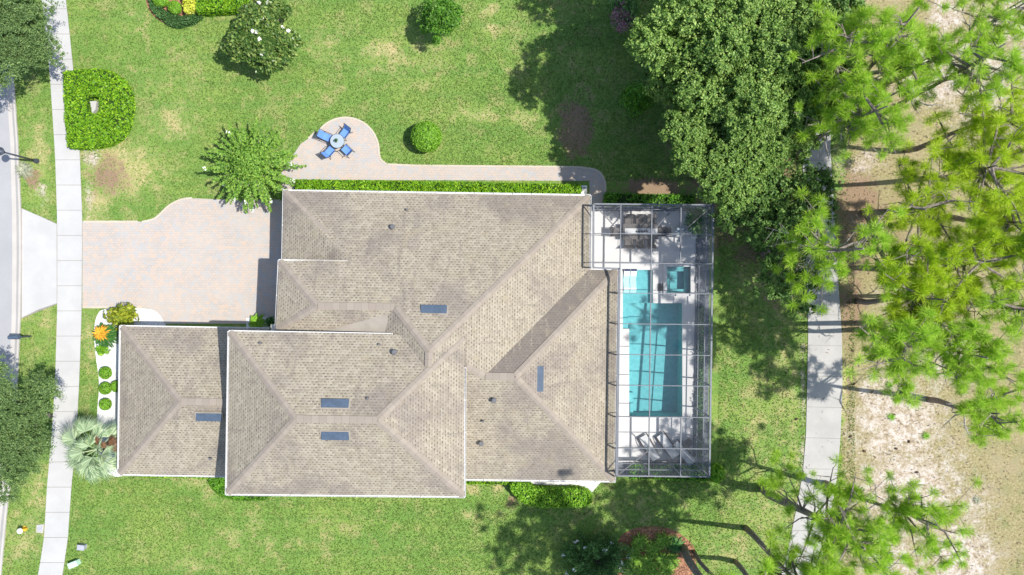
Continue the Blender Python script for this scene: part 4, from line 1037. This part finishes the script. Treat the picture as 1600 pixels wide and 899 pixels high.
pine('pine standing in the scrub level with the middle of the pool', (1340, 470), (1465, 470), 12, 85, 18, 8, gold=True, tufts=8)
pine('pine whose crown hangs above the sandy patch right of the cart path', (1383, 508), (1400, 557), 14, 85, 19, 9, tufts=7)
pine('pine crown above bare dead limbs on the right edge below the middle', (1379, 514), (1530, 560), 13, 85, 17, 10, tufts=8)
pine('lowest pine crown on the right edge, over tan scrub grass', (1452, 625), (1555, 645), 12, 62, 12, 13, tufts=7)
pine('leaning pine with a thick trunk crossing the bottom of the cart path', (1192, 762), (1345, 855), 13, 100, 24, 11, r0=.27, extra=[(1250, 870, 10, 7), (1290, 890, 11, 7), (1240, 895, 10, 6), (1390, 880, 11, 7), (1228, 735, 8, 7), (1205, 760, 7.5, 5), (1228, 770, 7.5, 5), (1305, 760, 10, 6), (1270, 775, 9, 5), (1362, 770, 11, 5)])
pine('pine crown at the bottom over white sand right of the thick leaning trunk', (1290, 755), (1455, 820), 13, 60, 12, 14, extra=[(1420, 780, 12, 6), (1490, 790, 12, 6), (1430, 860, 12, 6), (1470, 870, 12, 6)])
pine('slender pine whose bare trunk leaves the lawn right of the mulch bed', (1165, 825), (1300, 970), 14, 105, 24, 21, r0=.17, tufts=8)
pine('slender pine rising at the bottom edge left of the cart path', (1149, 878), (1285, 1035), 14, 90, 18, 22, r0=.15, tufts=7)
pine('thick pine trunk rising from the right end of the mulch bed', (1068, 856), (1215, 1075), 18, 150, 30, 23, r0=.23, tufts=9)
pine('thin pine beside the thick trunk at the mulch bed', (1084, 862), (1230, 1060), 15, 90, 16, 24, r0=.12, tufts=7)

pine('pine with feathery crown in the upper right, left of the gap of pale sand', (1300, 130), (1440, 100), 13, 60, 10, 31)
pine('gold-tipped pine at the right edge between the two densest crowns', (1480, 340), (1590, 350), 11, 90, 18, 32, gold=True, tufts=8)
pine('pine in the far upper right corner with crown cut by both edges', (1385, 130), (1600, 10), 13, 75, 14, 51)
pine('pine at the right edge between bare limbs and the yellow-green crowns', (1415, 235), (1590, 180), 12, 75, 14, 52, gold=True)
pine('pine on the right edge level with the upper part of the pool', (1440, 470), (1600, 480), 12, 75, 14, 53)
pine('pine crown just right of the orange pine-straw strip', (1350, 330), (1390, 440), 11, 60, 11, 33)

# ------------------------------------------------------------------ patio furniture
def sling_chair(name, mat, frame, loc=(0, 0, 0), high=.95, wd=.54, label='', cat='chair', group=None, depth=.5, wick=False):
    """faces +Y, origin on the ground under the seat"""
    t = empty(name, (0, 0, 0), label, cat, group); hw = wd/2; yb = -depth/2; yf = depth/2
    m = MB(); m.add([(-hw+.03, yf, .44), (hw-.03, yf, .44), (hw-.03, 0, .415), (-hw+.03, 0, .415), (hw-.03, yb, .43), (-hw+.03, yb, .43)] + [(-hw+.03, yf, .40), (hw-.03, yf, .40), (hw-.03, yb, .39), (-hw+.03, yb, .39)],
        [(3, 2, 1, 0), (5, 4, 2, 3), (0, 1, 7, 6), (6, 7, 8, 9), (5, 9, 8, 4), (0, 6, 9, 5, 3), (1, 2, 4, 8, 7)])
    m.build('seat', M[mat], t)
    m = MB(); a = Vector((0, yb, .43)); b = Vector((0, yb-.22, high)); m.bar(a+Vector((0, -.005, .02)), b, wd-.08, .03, Vector((1, 0, 0)).cross((b-a).normalized())); m.build('backrest', M[mat], t)
    for sg in (-1, 1):
        m = MB(); x = sg*hw; m.tube([(x, yf+.06, 0), (x, yf, .44), (x, yf-.02, .63), (x, yb-.08, .66)], .018, 6)
        m.build('armrest', M[frame], t)
        m = MB(); m.tube([(x, yb-.16, 0), (x, yb+.02, .43), (x, yb-.23, high+.01)], .018, 6); m.build('leg', M[frame], t)
    m = MB(); m.tube([(-hw, yf, .42), (hw, yf, .42)], .016, 6); m.build('crossbar', M[frame], t); m = MB(); m.tube([(-hw, yb-.23, high+.01), (hw, yb-.23, high+.01)], .016, 6); m.build('crossbar', M[frame], t)
    return t
c = W(530.8, 224, 0)
tb = empty('patio_table', (c.x, c.y, .03), 'small round glass table ringed by four blue chairs on the patio', 'table')
m = MB(); m.lathe((c.x, c.y, .73), [(.44, 0), (.455, .012), (.455, .028), (.44, .035)], 32); m.build('tabletop', M['glass'], tb)
m = MB(); pts = [(c.x+.455*math.cos(a), c.y+.455*math.sin(a), .745) for a in [i*math.pi/16 for i in range(33)]]; m.tube(pts, .02, 6, False); m.build('rim', M['black'], tb)
for i in range(4):
    a = i*math.pi/2+.5; m = MB(); m.tube([(c.x+.4*math.cos(a), c.y+.4*math.sin(a), .03), (c.x+.25*math.cos(a), c.y+.25*math.sin(a), .4), (c.x+.38*math.cos(a), c.y+.38*math.sin(a), .73)], .018, 6); m.build('leg', M['black'], tb)
t = empty('potted_plant', (c.x-.03, c.y+.01, .765), 'small green potted plant in the middle of the patio table', 'plant')
m = MB(); m.lathe((c.x-.03, c.y+.01, .765), [(.05, 0), (.07, .1), (.06, .11)], 12); m.build('pot', M['black'], t)
quads_obj('leaves', dome_leaves((c.x-.03, c.y+.01, .93), (.13, .13, .1), 90, .035, .9, -.6, .6), M['cover'], t)
ch = sling_chair('patio_chair', 'blue', 'black')
gl = 'blue sling chairs round the patio table'
for i, (dx, dy, dist, lb) in enumerate([(-21, -9, .80, 'blue chair on the left of the patio table facing right'), (9.5, -12.5, .70, 'blue chair at the top of the patio table'), (13, 12.5, .74, 'blue chair at the lower right of the patio table'), (-14, 16, .80, 'blue chair at the lower left of the patio table')]):
    o = ch if i == 0 else copy_tree(ch); v = Vector((dx, -dy)).normalized()
    o.location = (c.x+v.x*dist, c.y+v.y*dist, .032); o.rotation_euler = (0, 0, math.atan2(-v.y, -v.x)-math.pi/2); tag(o, lb, 'chair', gl)

# dining set in the cage
c = W(1001, 362, .75); tb = empty('dining_table', (c.x, c.y, .05), 'long dark dining table with a white runner inside the pool cage', 'table')
m = MB(); m.box((c.x, c.y, .76), (2.25, 1.0, .05)); m.build('tabletop', M['wicker'], tb)
for sx in (-1, 1):
    for sy in (-1, 1): m = MB(); m.box((c.x+sx*1.0, c.y+sy*.4, .395), (.08, .08, .69)); m.build('leg', M['brown'], tb)
m = MB(); m.box((c.x+.03, c.y+.01, .792), (2.1, .38, .008)); tag(m.build('table_runner', M['cushion'], origin=(c.x, c.y, .788)), 'white cloth runner lying along the dark dining table', 'table runner')
m = MB()
for i in range(5): m.lathe((c.x-.25+i*.16, c.y+R.uniform(-.03, .03), .797), [(.05, 0), (.065, .04), (.03, .12)], 10)
tag(m.build('centrepiece', M['black'], origin=(c.x, c.y, .797)), 'row of small dark vessels on the white table runner', 'centrepiece')
dc = sling_chair('dining_chair', 'wicker', 'brown', high=.9, wd=.56)
gl = 'dark chairs round the dining table'
sp = [(-.72, .62, math.pi, 'left chair on the upper side of the dining table'), (0, .62, math.pi, 'middle chair on the upper side of the dining table'), (.72, .62, math.pi, 'right chair on the upper side of the dining table'),
      (-.72, -.62, 0, 'left chair on the lower side of the dining table'), (0, -.62, 0, 'middle chair on the lower side of the dining table'), (.72, -.62, 0, 'right chair on the lower side of the dining table'),
      (1.45, 0, math.pi/2, 'dark chair at the right end of the dining table'), (-1.45, 0, -math.pi/2, 'dark chair at the left end of the dining table')]
for i, (dx, dy, rz, lb) in enumerate(sp):
    o = dc if i == 0 else copy_tree(dc); o.location = (c.x+dx, c.y+dy, .05); o.rotation_euler = (0, 0, rz); tag(o, lb, 'chair', gl)

# chaises
def chaise():
    t = empty('chaise_longue', (0, 0, 0))
    m = MB(); m.box((0, 0, .27), (.62, 1.25, .05)); m.build('seat', M['wicker'], t)
    m = MB(); a = Vector((0, -.6, .3)); b = Vector((0, -1.05, .72)); m.bar(a, b, .62, .05, Vector((1, 0, 0)).cross((b-a).normalized())); m.build('backrest', M['wicker'], t)
    m = MB(); m.box((0, .02, .335), (.54, 1.2, .07)); m.bar(a+Vector((0, .02, .07)), b+Vector((0, .05, .05)), .54, .07, Vector((1, 0, 0)).cross((b-a).normalized())); m.build('cushion', M['cushion'], t)
    for sx in (-1, 1):
        m = MB(); m.tube([(sx*.33, .6, .0), (sx*.33, .6, .3), (sx*.33, .2, .48), (sx*.33, -.55, .5), (sx*.33, -.6, .28)], .028, 6); m.build('armrest', M['brown'], t)
        for sy in (-.9, .55): m = MB(); m.box((sx*.28, sy*.75, .13), (.06, .06, .26)); m.build('leg', M['brown'], t)
    return t
cz = chaise(); gl = 'chaises at the lower end of the pool deck'
for i, (x, y, rz, lb) in enumerate([(1010, 693, .52, 'left grey cushioned chaise at the lower end of the pool deck'), (1038, 690, .6, 'middle grey cushioned chaise at the lower end of the pool deck'), (1062, 702, .75, 'right grey cushioned chaise nearest the cage corner')]):
    o = cz if i == 0 else copy_tree(cz); p = W(x, y); o.location = (p.x, p.y, .05); o.rotation_euler = (0, 0, rz); tag(o, lb, 'chaise', gl)
# side table
p = W(1073, 690); tb = empty('side_table', (p.x, p.y, .05), 'small square table between the chaises and the cage wall', 'table')
m = MB(); m.box((p.x, p.y, .5), (.5, .5, .04), .7); m.build('tabletop', M['wicker'], tb)
for i in range(4): a = .7+math.pi/4+i*math.pi/2; m = MB(); m.box((p.x+.3*math.cos(a), p.y+.3*math.sin(a), .27), (.04, .04, .44), .7); m.build('leg', M['brown'], tb)
# in-pool loungers
def ledge():
    t = empty('pool_lounger', (0, 0, 0)); m = MB(); prof = [(.78, .16), (.5, .3), (.2, .22), (-.1, .14), (-.4, .3), (-.78, .62)]
    vs = [(x, y, z) for y, z in prof for x in (-.2, .2)]+[(x, y, z-.1) for y, z in prof for x in (-.2, .2)]; n = len(prof)*2; fs = []
    for i in range(len(prof)-1):
        a = 2*i; fs += [(a, a+1, a+3, a+2), (n+a, n+a+2, n+a+3, n+a+1), (a, a+2, n+a+2, n+a), (a+1, n+a+1, n+a+3, a+3)]
    fs += [(0, n, n+1, 1), (n-2, n-1, 2*n-1, 2*n-2)]; m.add(vs, fs); m.build('seat', M['paleplastic'], t)
    m = MB(); m.tube([(-.17, -.74, .63), (.17, -.74, .63)], .07, 8); m.build('headrest', M['navy'], t); return t
lg = ledge(); gl = 'white loungers on the pool shelf'
for i, (x, lb) in enumerate([(979.5, 'left white lounger with navy headrest on the pool shelf'), (990, 'right white lounger with navy headrest on the pool shelf')]):
    o = lg if i == 0 else copy_tree(lg); p = W(x, 440); o.location = (p.x, p.y, -.36); o.rotation_euler = (0, 0, math.pi); tag(o, lb, 'lounger', gl)
# planter of white flowers, potted palm, floor grate
t = empty('planter', W(1081, 358), 'white flowering plant in a low planter near the upper right cage wall', 'planter')
m = MB(); q = W(1082, 358); m.box((q.x, q.y, .2), (.35, 1.1, .3)); m.build('box', M['cushion'], t)
quads_obj('flowers', np.concatenate([dome_leaves((q.x+R.uniform(-.1, .1), q.y-.5+i*.25, .45), (.2, .2, .18), 60, .06, .8) for i in range(5)]), M['flower'], t)
t = rosette('potted_palm', 'potted palm in the upper right corner of the cage', 1092, 345, 26, 1.3, 'cycad', 1.3, .3, 'palm', True, (.2, 1.1))
q = W(1092, 345, 1.3); m = MB(); m.lathe((q.x, q.y, .05), [(.18, 0), (.26, .4), (.22, .42)], 14); m.build('pot', M['terracotta'], t); m = MB(); m.tube([(q.x, q.y, .3), (q.x, q.y, 1.3)], .06, 7); m.build('trunk', M['bark'], t)
q = W(1031.5, 449); m = MB(); m.box((q.x, q.y, .06), (.34, .5, .03)); 
for i in range(6): m.box((q.x, q.y-.2+i*.08, .08), (.32, .03, .02))
tag(m.build('deck_grate', M['black'], origin=q), 'dark grate in the deck between pool shelf and spa', 'grate')
q = W(1060, 363); m = MB(); m.lathe((q.x, q.y, .05), [(.12, 0), (.03, .03), (.03, .45), (.3, .48), (.3, .5)], 18)
tag(m.build('round_side_table', M['glass'], origin=q), 'little round glass side table right of the dining set', 'table')

# ------------------------------------------------------------------ street furniture, utilities
b = W(58, 252); t = empty('street_lamp', b, 'dark street lamp with a round shade beside the kerb at the left edge', 'street lamp')
tp = Vector((b.x-.08, b.y, 3.4))
m = MB(); m.lathe((b.x, b.y, 0), [(.17, 0), (.17, .08), (.12, .3), (.08, .42)], 14); m.build('base', M['lampmetal'], t)
m = MB(); m.tube([(b.x, b.y, .3), (b.x, b.y, 3.35)], [.075, .05], 10); m.build('pole', M['lampmetal'], t, smooth=True)
m = MB(); m.lathe((b.x, b.y, 3.3), [(.06, 0), (.12, .05), (.1, .25), (.2, .3), (.26, .34), (.25, .38), (.1, .47), (.03, .55)], 20); m.build('lamp_shade', M['lampmetal'], t, smooth=True)
b = W(48, 525.5); t = empty('mailbox', b, 'dark mailbox on a post at the kerb below the driveway', 'mailbox')
m = MB(); m.box((b.x, b.y, .5), (.1, .1, 1.1)); m.build('post', M['lampmetal'], t)
m = MB(); m.box((b.x-.3, b.y, .92), (.7, .08, .06)); m.build('arm', M['lampmetal'], t)
m = MB(); n = 9; prof = [(.13*math.cos(math.pi*i/(n-1)), .1+.12*math.sin(math.pi*i/(n-1))) for i in range(n)]+[(-.13, -.05), (.13, -.05)]
vs = [(b.x+xx, b.y+y, 1.08+z) for xx in (-.68, 0) for y, z in prof]; k = len(prof)
m.add(vs, [tuple(range(k)), tuple(range(2*k-1, k-1, -1))]+[(i, (i+1) % k, (i+1) % k+k, i+k) for i in range(k)]); bx = m.build('box', M['vent'], t)
m = MB(); m.box((b.x-.2, b.y-.145, 1.2), (.16, .015, .05)); m.build('flag', M['terracotta'], t)
b = W(39, 826); t = empty('fire_hydrant', b, 'yellow hydrant with a white cap in the verge at the lower left', 'fire hydrant')
m = MB(); m.lathe(b, [(.17, 0), (.17, .05), (.11, .07), (.11, .45), (.13, .47), (.13, .5)], 14); m.build('body', M['yellowpaint'], t)
m = MB(); m.lathe((b.x, b.y, .5), [(.17, 0), (.19, .03), (.15, .12), (.05, .18)], 14); m.build('cap', M['white'], t)
m = MB(); m.tube([(b.x+.1, b.y+.02, .33), (b.x+.27, b.y+.05, .33)], .075, 10); m.tube([(b.x, b.y-.1, .36), (b.x, b.y-.2, .36)], .05, 8); m.build('outlet', M['yellowpaint'], t)
m = MB(); m.prism([W(58, 820)[:2], W(69.5, 819)[:2], W(68, 833)[:2], W(57, 832)[:2]], 0, .05)
t = m.build('meter_cover', M['kerb'], origin=W(63, 826)); tag(t, 'concrete meter cover set against the sidewalk by the hydrant', 'utility cover')
m = MB(); q = W(63, 825); m.box((q.x, q.y, .058), (.26, .34, .016)); m.build('lid', M['greybox'], t)
b = W(131, 853); t = empty('utility_box', b, 'small grey utility box in the lawn above the pale green one', 'utility box')
m = MB(); m.box((b.x, b.y, .17), (.42, .3, .38), -.1); m.build('body', M['greybox'], t); m = MB(); m.box((b.x, b.y, .38), (.46, .34, .04), -.1); m.build('lid', M['greybox'], t)
b = W(119.5, 879); t = empty('utility_box', b, 'pale green utility pedestal with rounded lid near the bottom left', 'utility box')
m = MB(); m.box((b.x, b.y, .2), (.58, .32, .44), .38); m.build('body', M['palegreen'], t); m = MB(); m.box((b.x, b.y, .44), (.62, .36, .05), .38); m.box((b.x, b.y, .48), (.5, .26, .04), .38); m.build('lid', M['palegreen'], t)
b = W(912, 297); t = empty('pump_unit', b, 'white equipment pad and box at the right end of the long hedge', 'equipment box')
m = MB(); m.box((b.x, b.y, .05), (.42, .55, .12)); m.build('pad', M['white'], t); m = MB(); m.box((b.x, b.y+.05, .35), (.3, .32, .5)); m.build('body', M['white'], t); m = MB(); m.box((b.x, b.y+.06, .605), (.18, .06, .02)); m.build('cap', M['black'], t)

# ------------------------------------------------------------------ grass tufts and litter (stuff)
M['blade'] = leafmat('grass_blades', (.07, .16, .025), (.17, .29, .055), (.35, .42, .13), .35, .7, tone=.8)
M['litter'] = leafmat('dry_litter', (.07, .045, .03), (.18, .12, .08), (.4, .3, .19), .05, .8)
def topx(P): return np.stack([P[:, 0]/S+800, 449.5-P[:, 1]/S], 1)
n = 420000; P = np.stack([NR.uniform(-35, 22.5, n), NR.uniform(-20, 20, n)], 1); Q = topx(P)
k = np.ones(n, bool)
ly = Q[:, 1]
for tab in (SW, CP):
    xl = np.interp(ly, [t_[0] for t_ in tab], [t_[1] for t_ in tab]); xr = np.interp(ly, [t_[0] for t_ in tab], [t_[2] for t_ in tab]); k &= ~((Q[:, 0] > xl-.6) & (Q[:, 0] < xr+.6))
k &= Q[:, 0] > np.interp(ly, [t_[0] for t_ in KB], [t_[2] for t_ in KB])
for pl_ in (DR, PT, GB, [(33, 325), (91, 350), (91, 475), (33, 498)], [(186, 500), (735, 500), (735, 745), (186, 745)], [(440, 283), (1122, 283), (1122, 748), (440, 748)], [(829, 735), (940, 735), (925, 769), (829, 758)],
    [(226, -60), (450, -60), (440, 12), (318, 24), (268, 43), (226, 5)], [(968, 826), (1075, 826), (1088, 905), (962, 905)]): k &= ~inpoly(Q, pl_)
dr_ = patches(Q[:, 0], Q[:, 1], [(600, 80, 45, 22, .6), (185, 265, 60, 55, .9), (60, 290, 20, 50, .7), (900, 195, 30, 55, .7), (1340, 330, 50, 130, .95)])
k &= NR.uniform(0, 1, n) > np.maximum(dr_, patches(Q[:, 0], Q[:, 1], DRY)*.95)
P = P[k]
g = quads_obj('grass', leaves(np.column_stack([P, NR.uniform(.02, .05, len(P))]), .05, .5, spread=.75), M['blade']); tag(g, kind='stuff')
n = 5200; P = np.stack([NR.uniform(21.7, 35, n), NR.uniform(-20, 20, n)], 1)
P2 = np.stack([NR.uniform(8, 22, 1500), NR.uniform(-20, 20, 1500)], 1); Q = topx(P2); P2 = P2[~inpoly(Q, [(900, 310), (1125, 310), (1125, 750), (900, 750)])]
P = np.concatenate([P, P2]); D = unit(np.column_stack([NR.normal(0, 1, (len(P), 2)), NR.normal(0, .06, len(P))]))
g = quads_obj('fallen_litter', blades(np.column_stack([P, np.full(len(P), .062)]), D, NR.uniform(.06, .26, len(P)), NR.uniform(.008, .03, len(P)), .3), M['litter']); tag(g, kind='stuff')

for i, (x, y, lb) in enumerate([(1393, 652, 'small green weed tuft in white sand, upper of the middle pair'), (1447, 681, 'small green weed tuft where white sand meets tan scrub'), (1527, 782, 'faint weed tuft in the sandy ground near the right edge'), (1390, 602, 'green weed tuft in the sand just below the pines'), (1338, 392, 'green pine seedling tuft in the orange pine straw')]):
    rosette('weed_tuft', lb, x, y, 46, .42, 'lime' if i != 2 else 'straggle', .08, .012, 'weed', lift=(.1, 1.2))
# pine cones and twigs lying about
M['cone'] = plain('pine_cone', (.1, .065, .045), .8, .3)
cp = MB(); cp.blob((0, 0, .05), (.09, .06, .055), 8, 6, .15); pc = cp.build('pine_cone', M['cone']); first = True
for x, y in [(1327, 473), (1338, 474), (1334, 600), (1329, 682), (1400, 701), (1432, 738), (1354, 377), (1362, 393), (1312, 285), (1372, 462), (1332, 548), (1412, 871), (1396, 648), (1350, 705), (1420, 690), (1244, 655), (1368, 345)]:
    o = pc if first else pc.copy()
    if not first: scn.collection.objects.link(o)
    first = False; p = W(x, y); o.location = (p.x, p.y, 0); o.rotation_euler = (0, 0, x*.7); o.scale = (1.2, 1.2, 1.2)
    tag(o, 'brown pine cone lying on the sandy ground beside the cart path', 'pine cone', 'pine cones scattered under the pines')
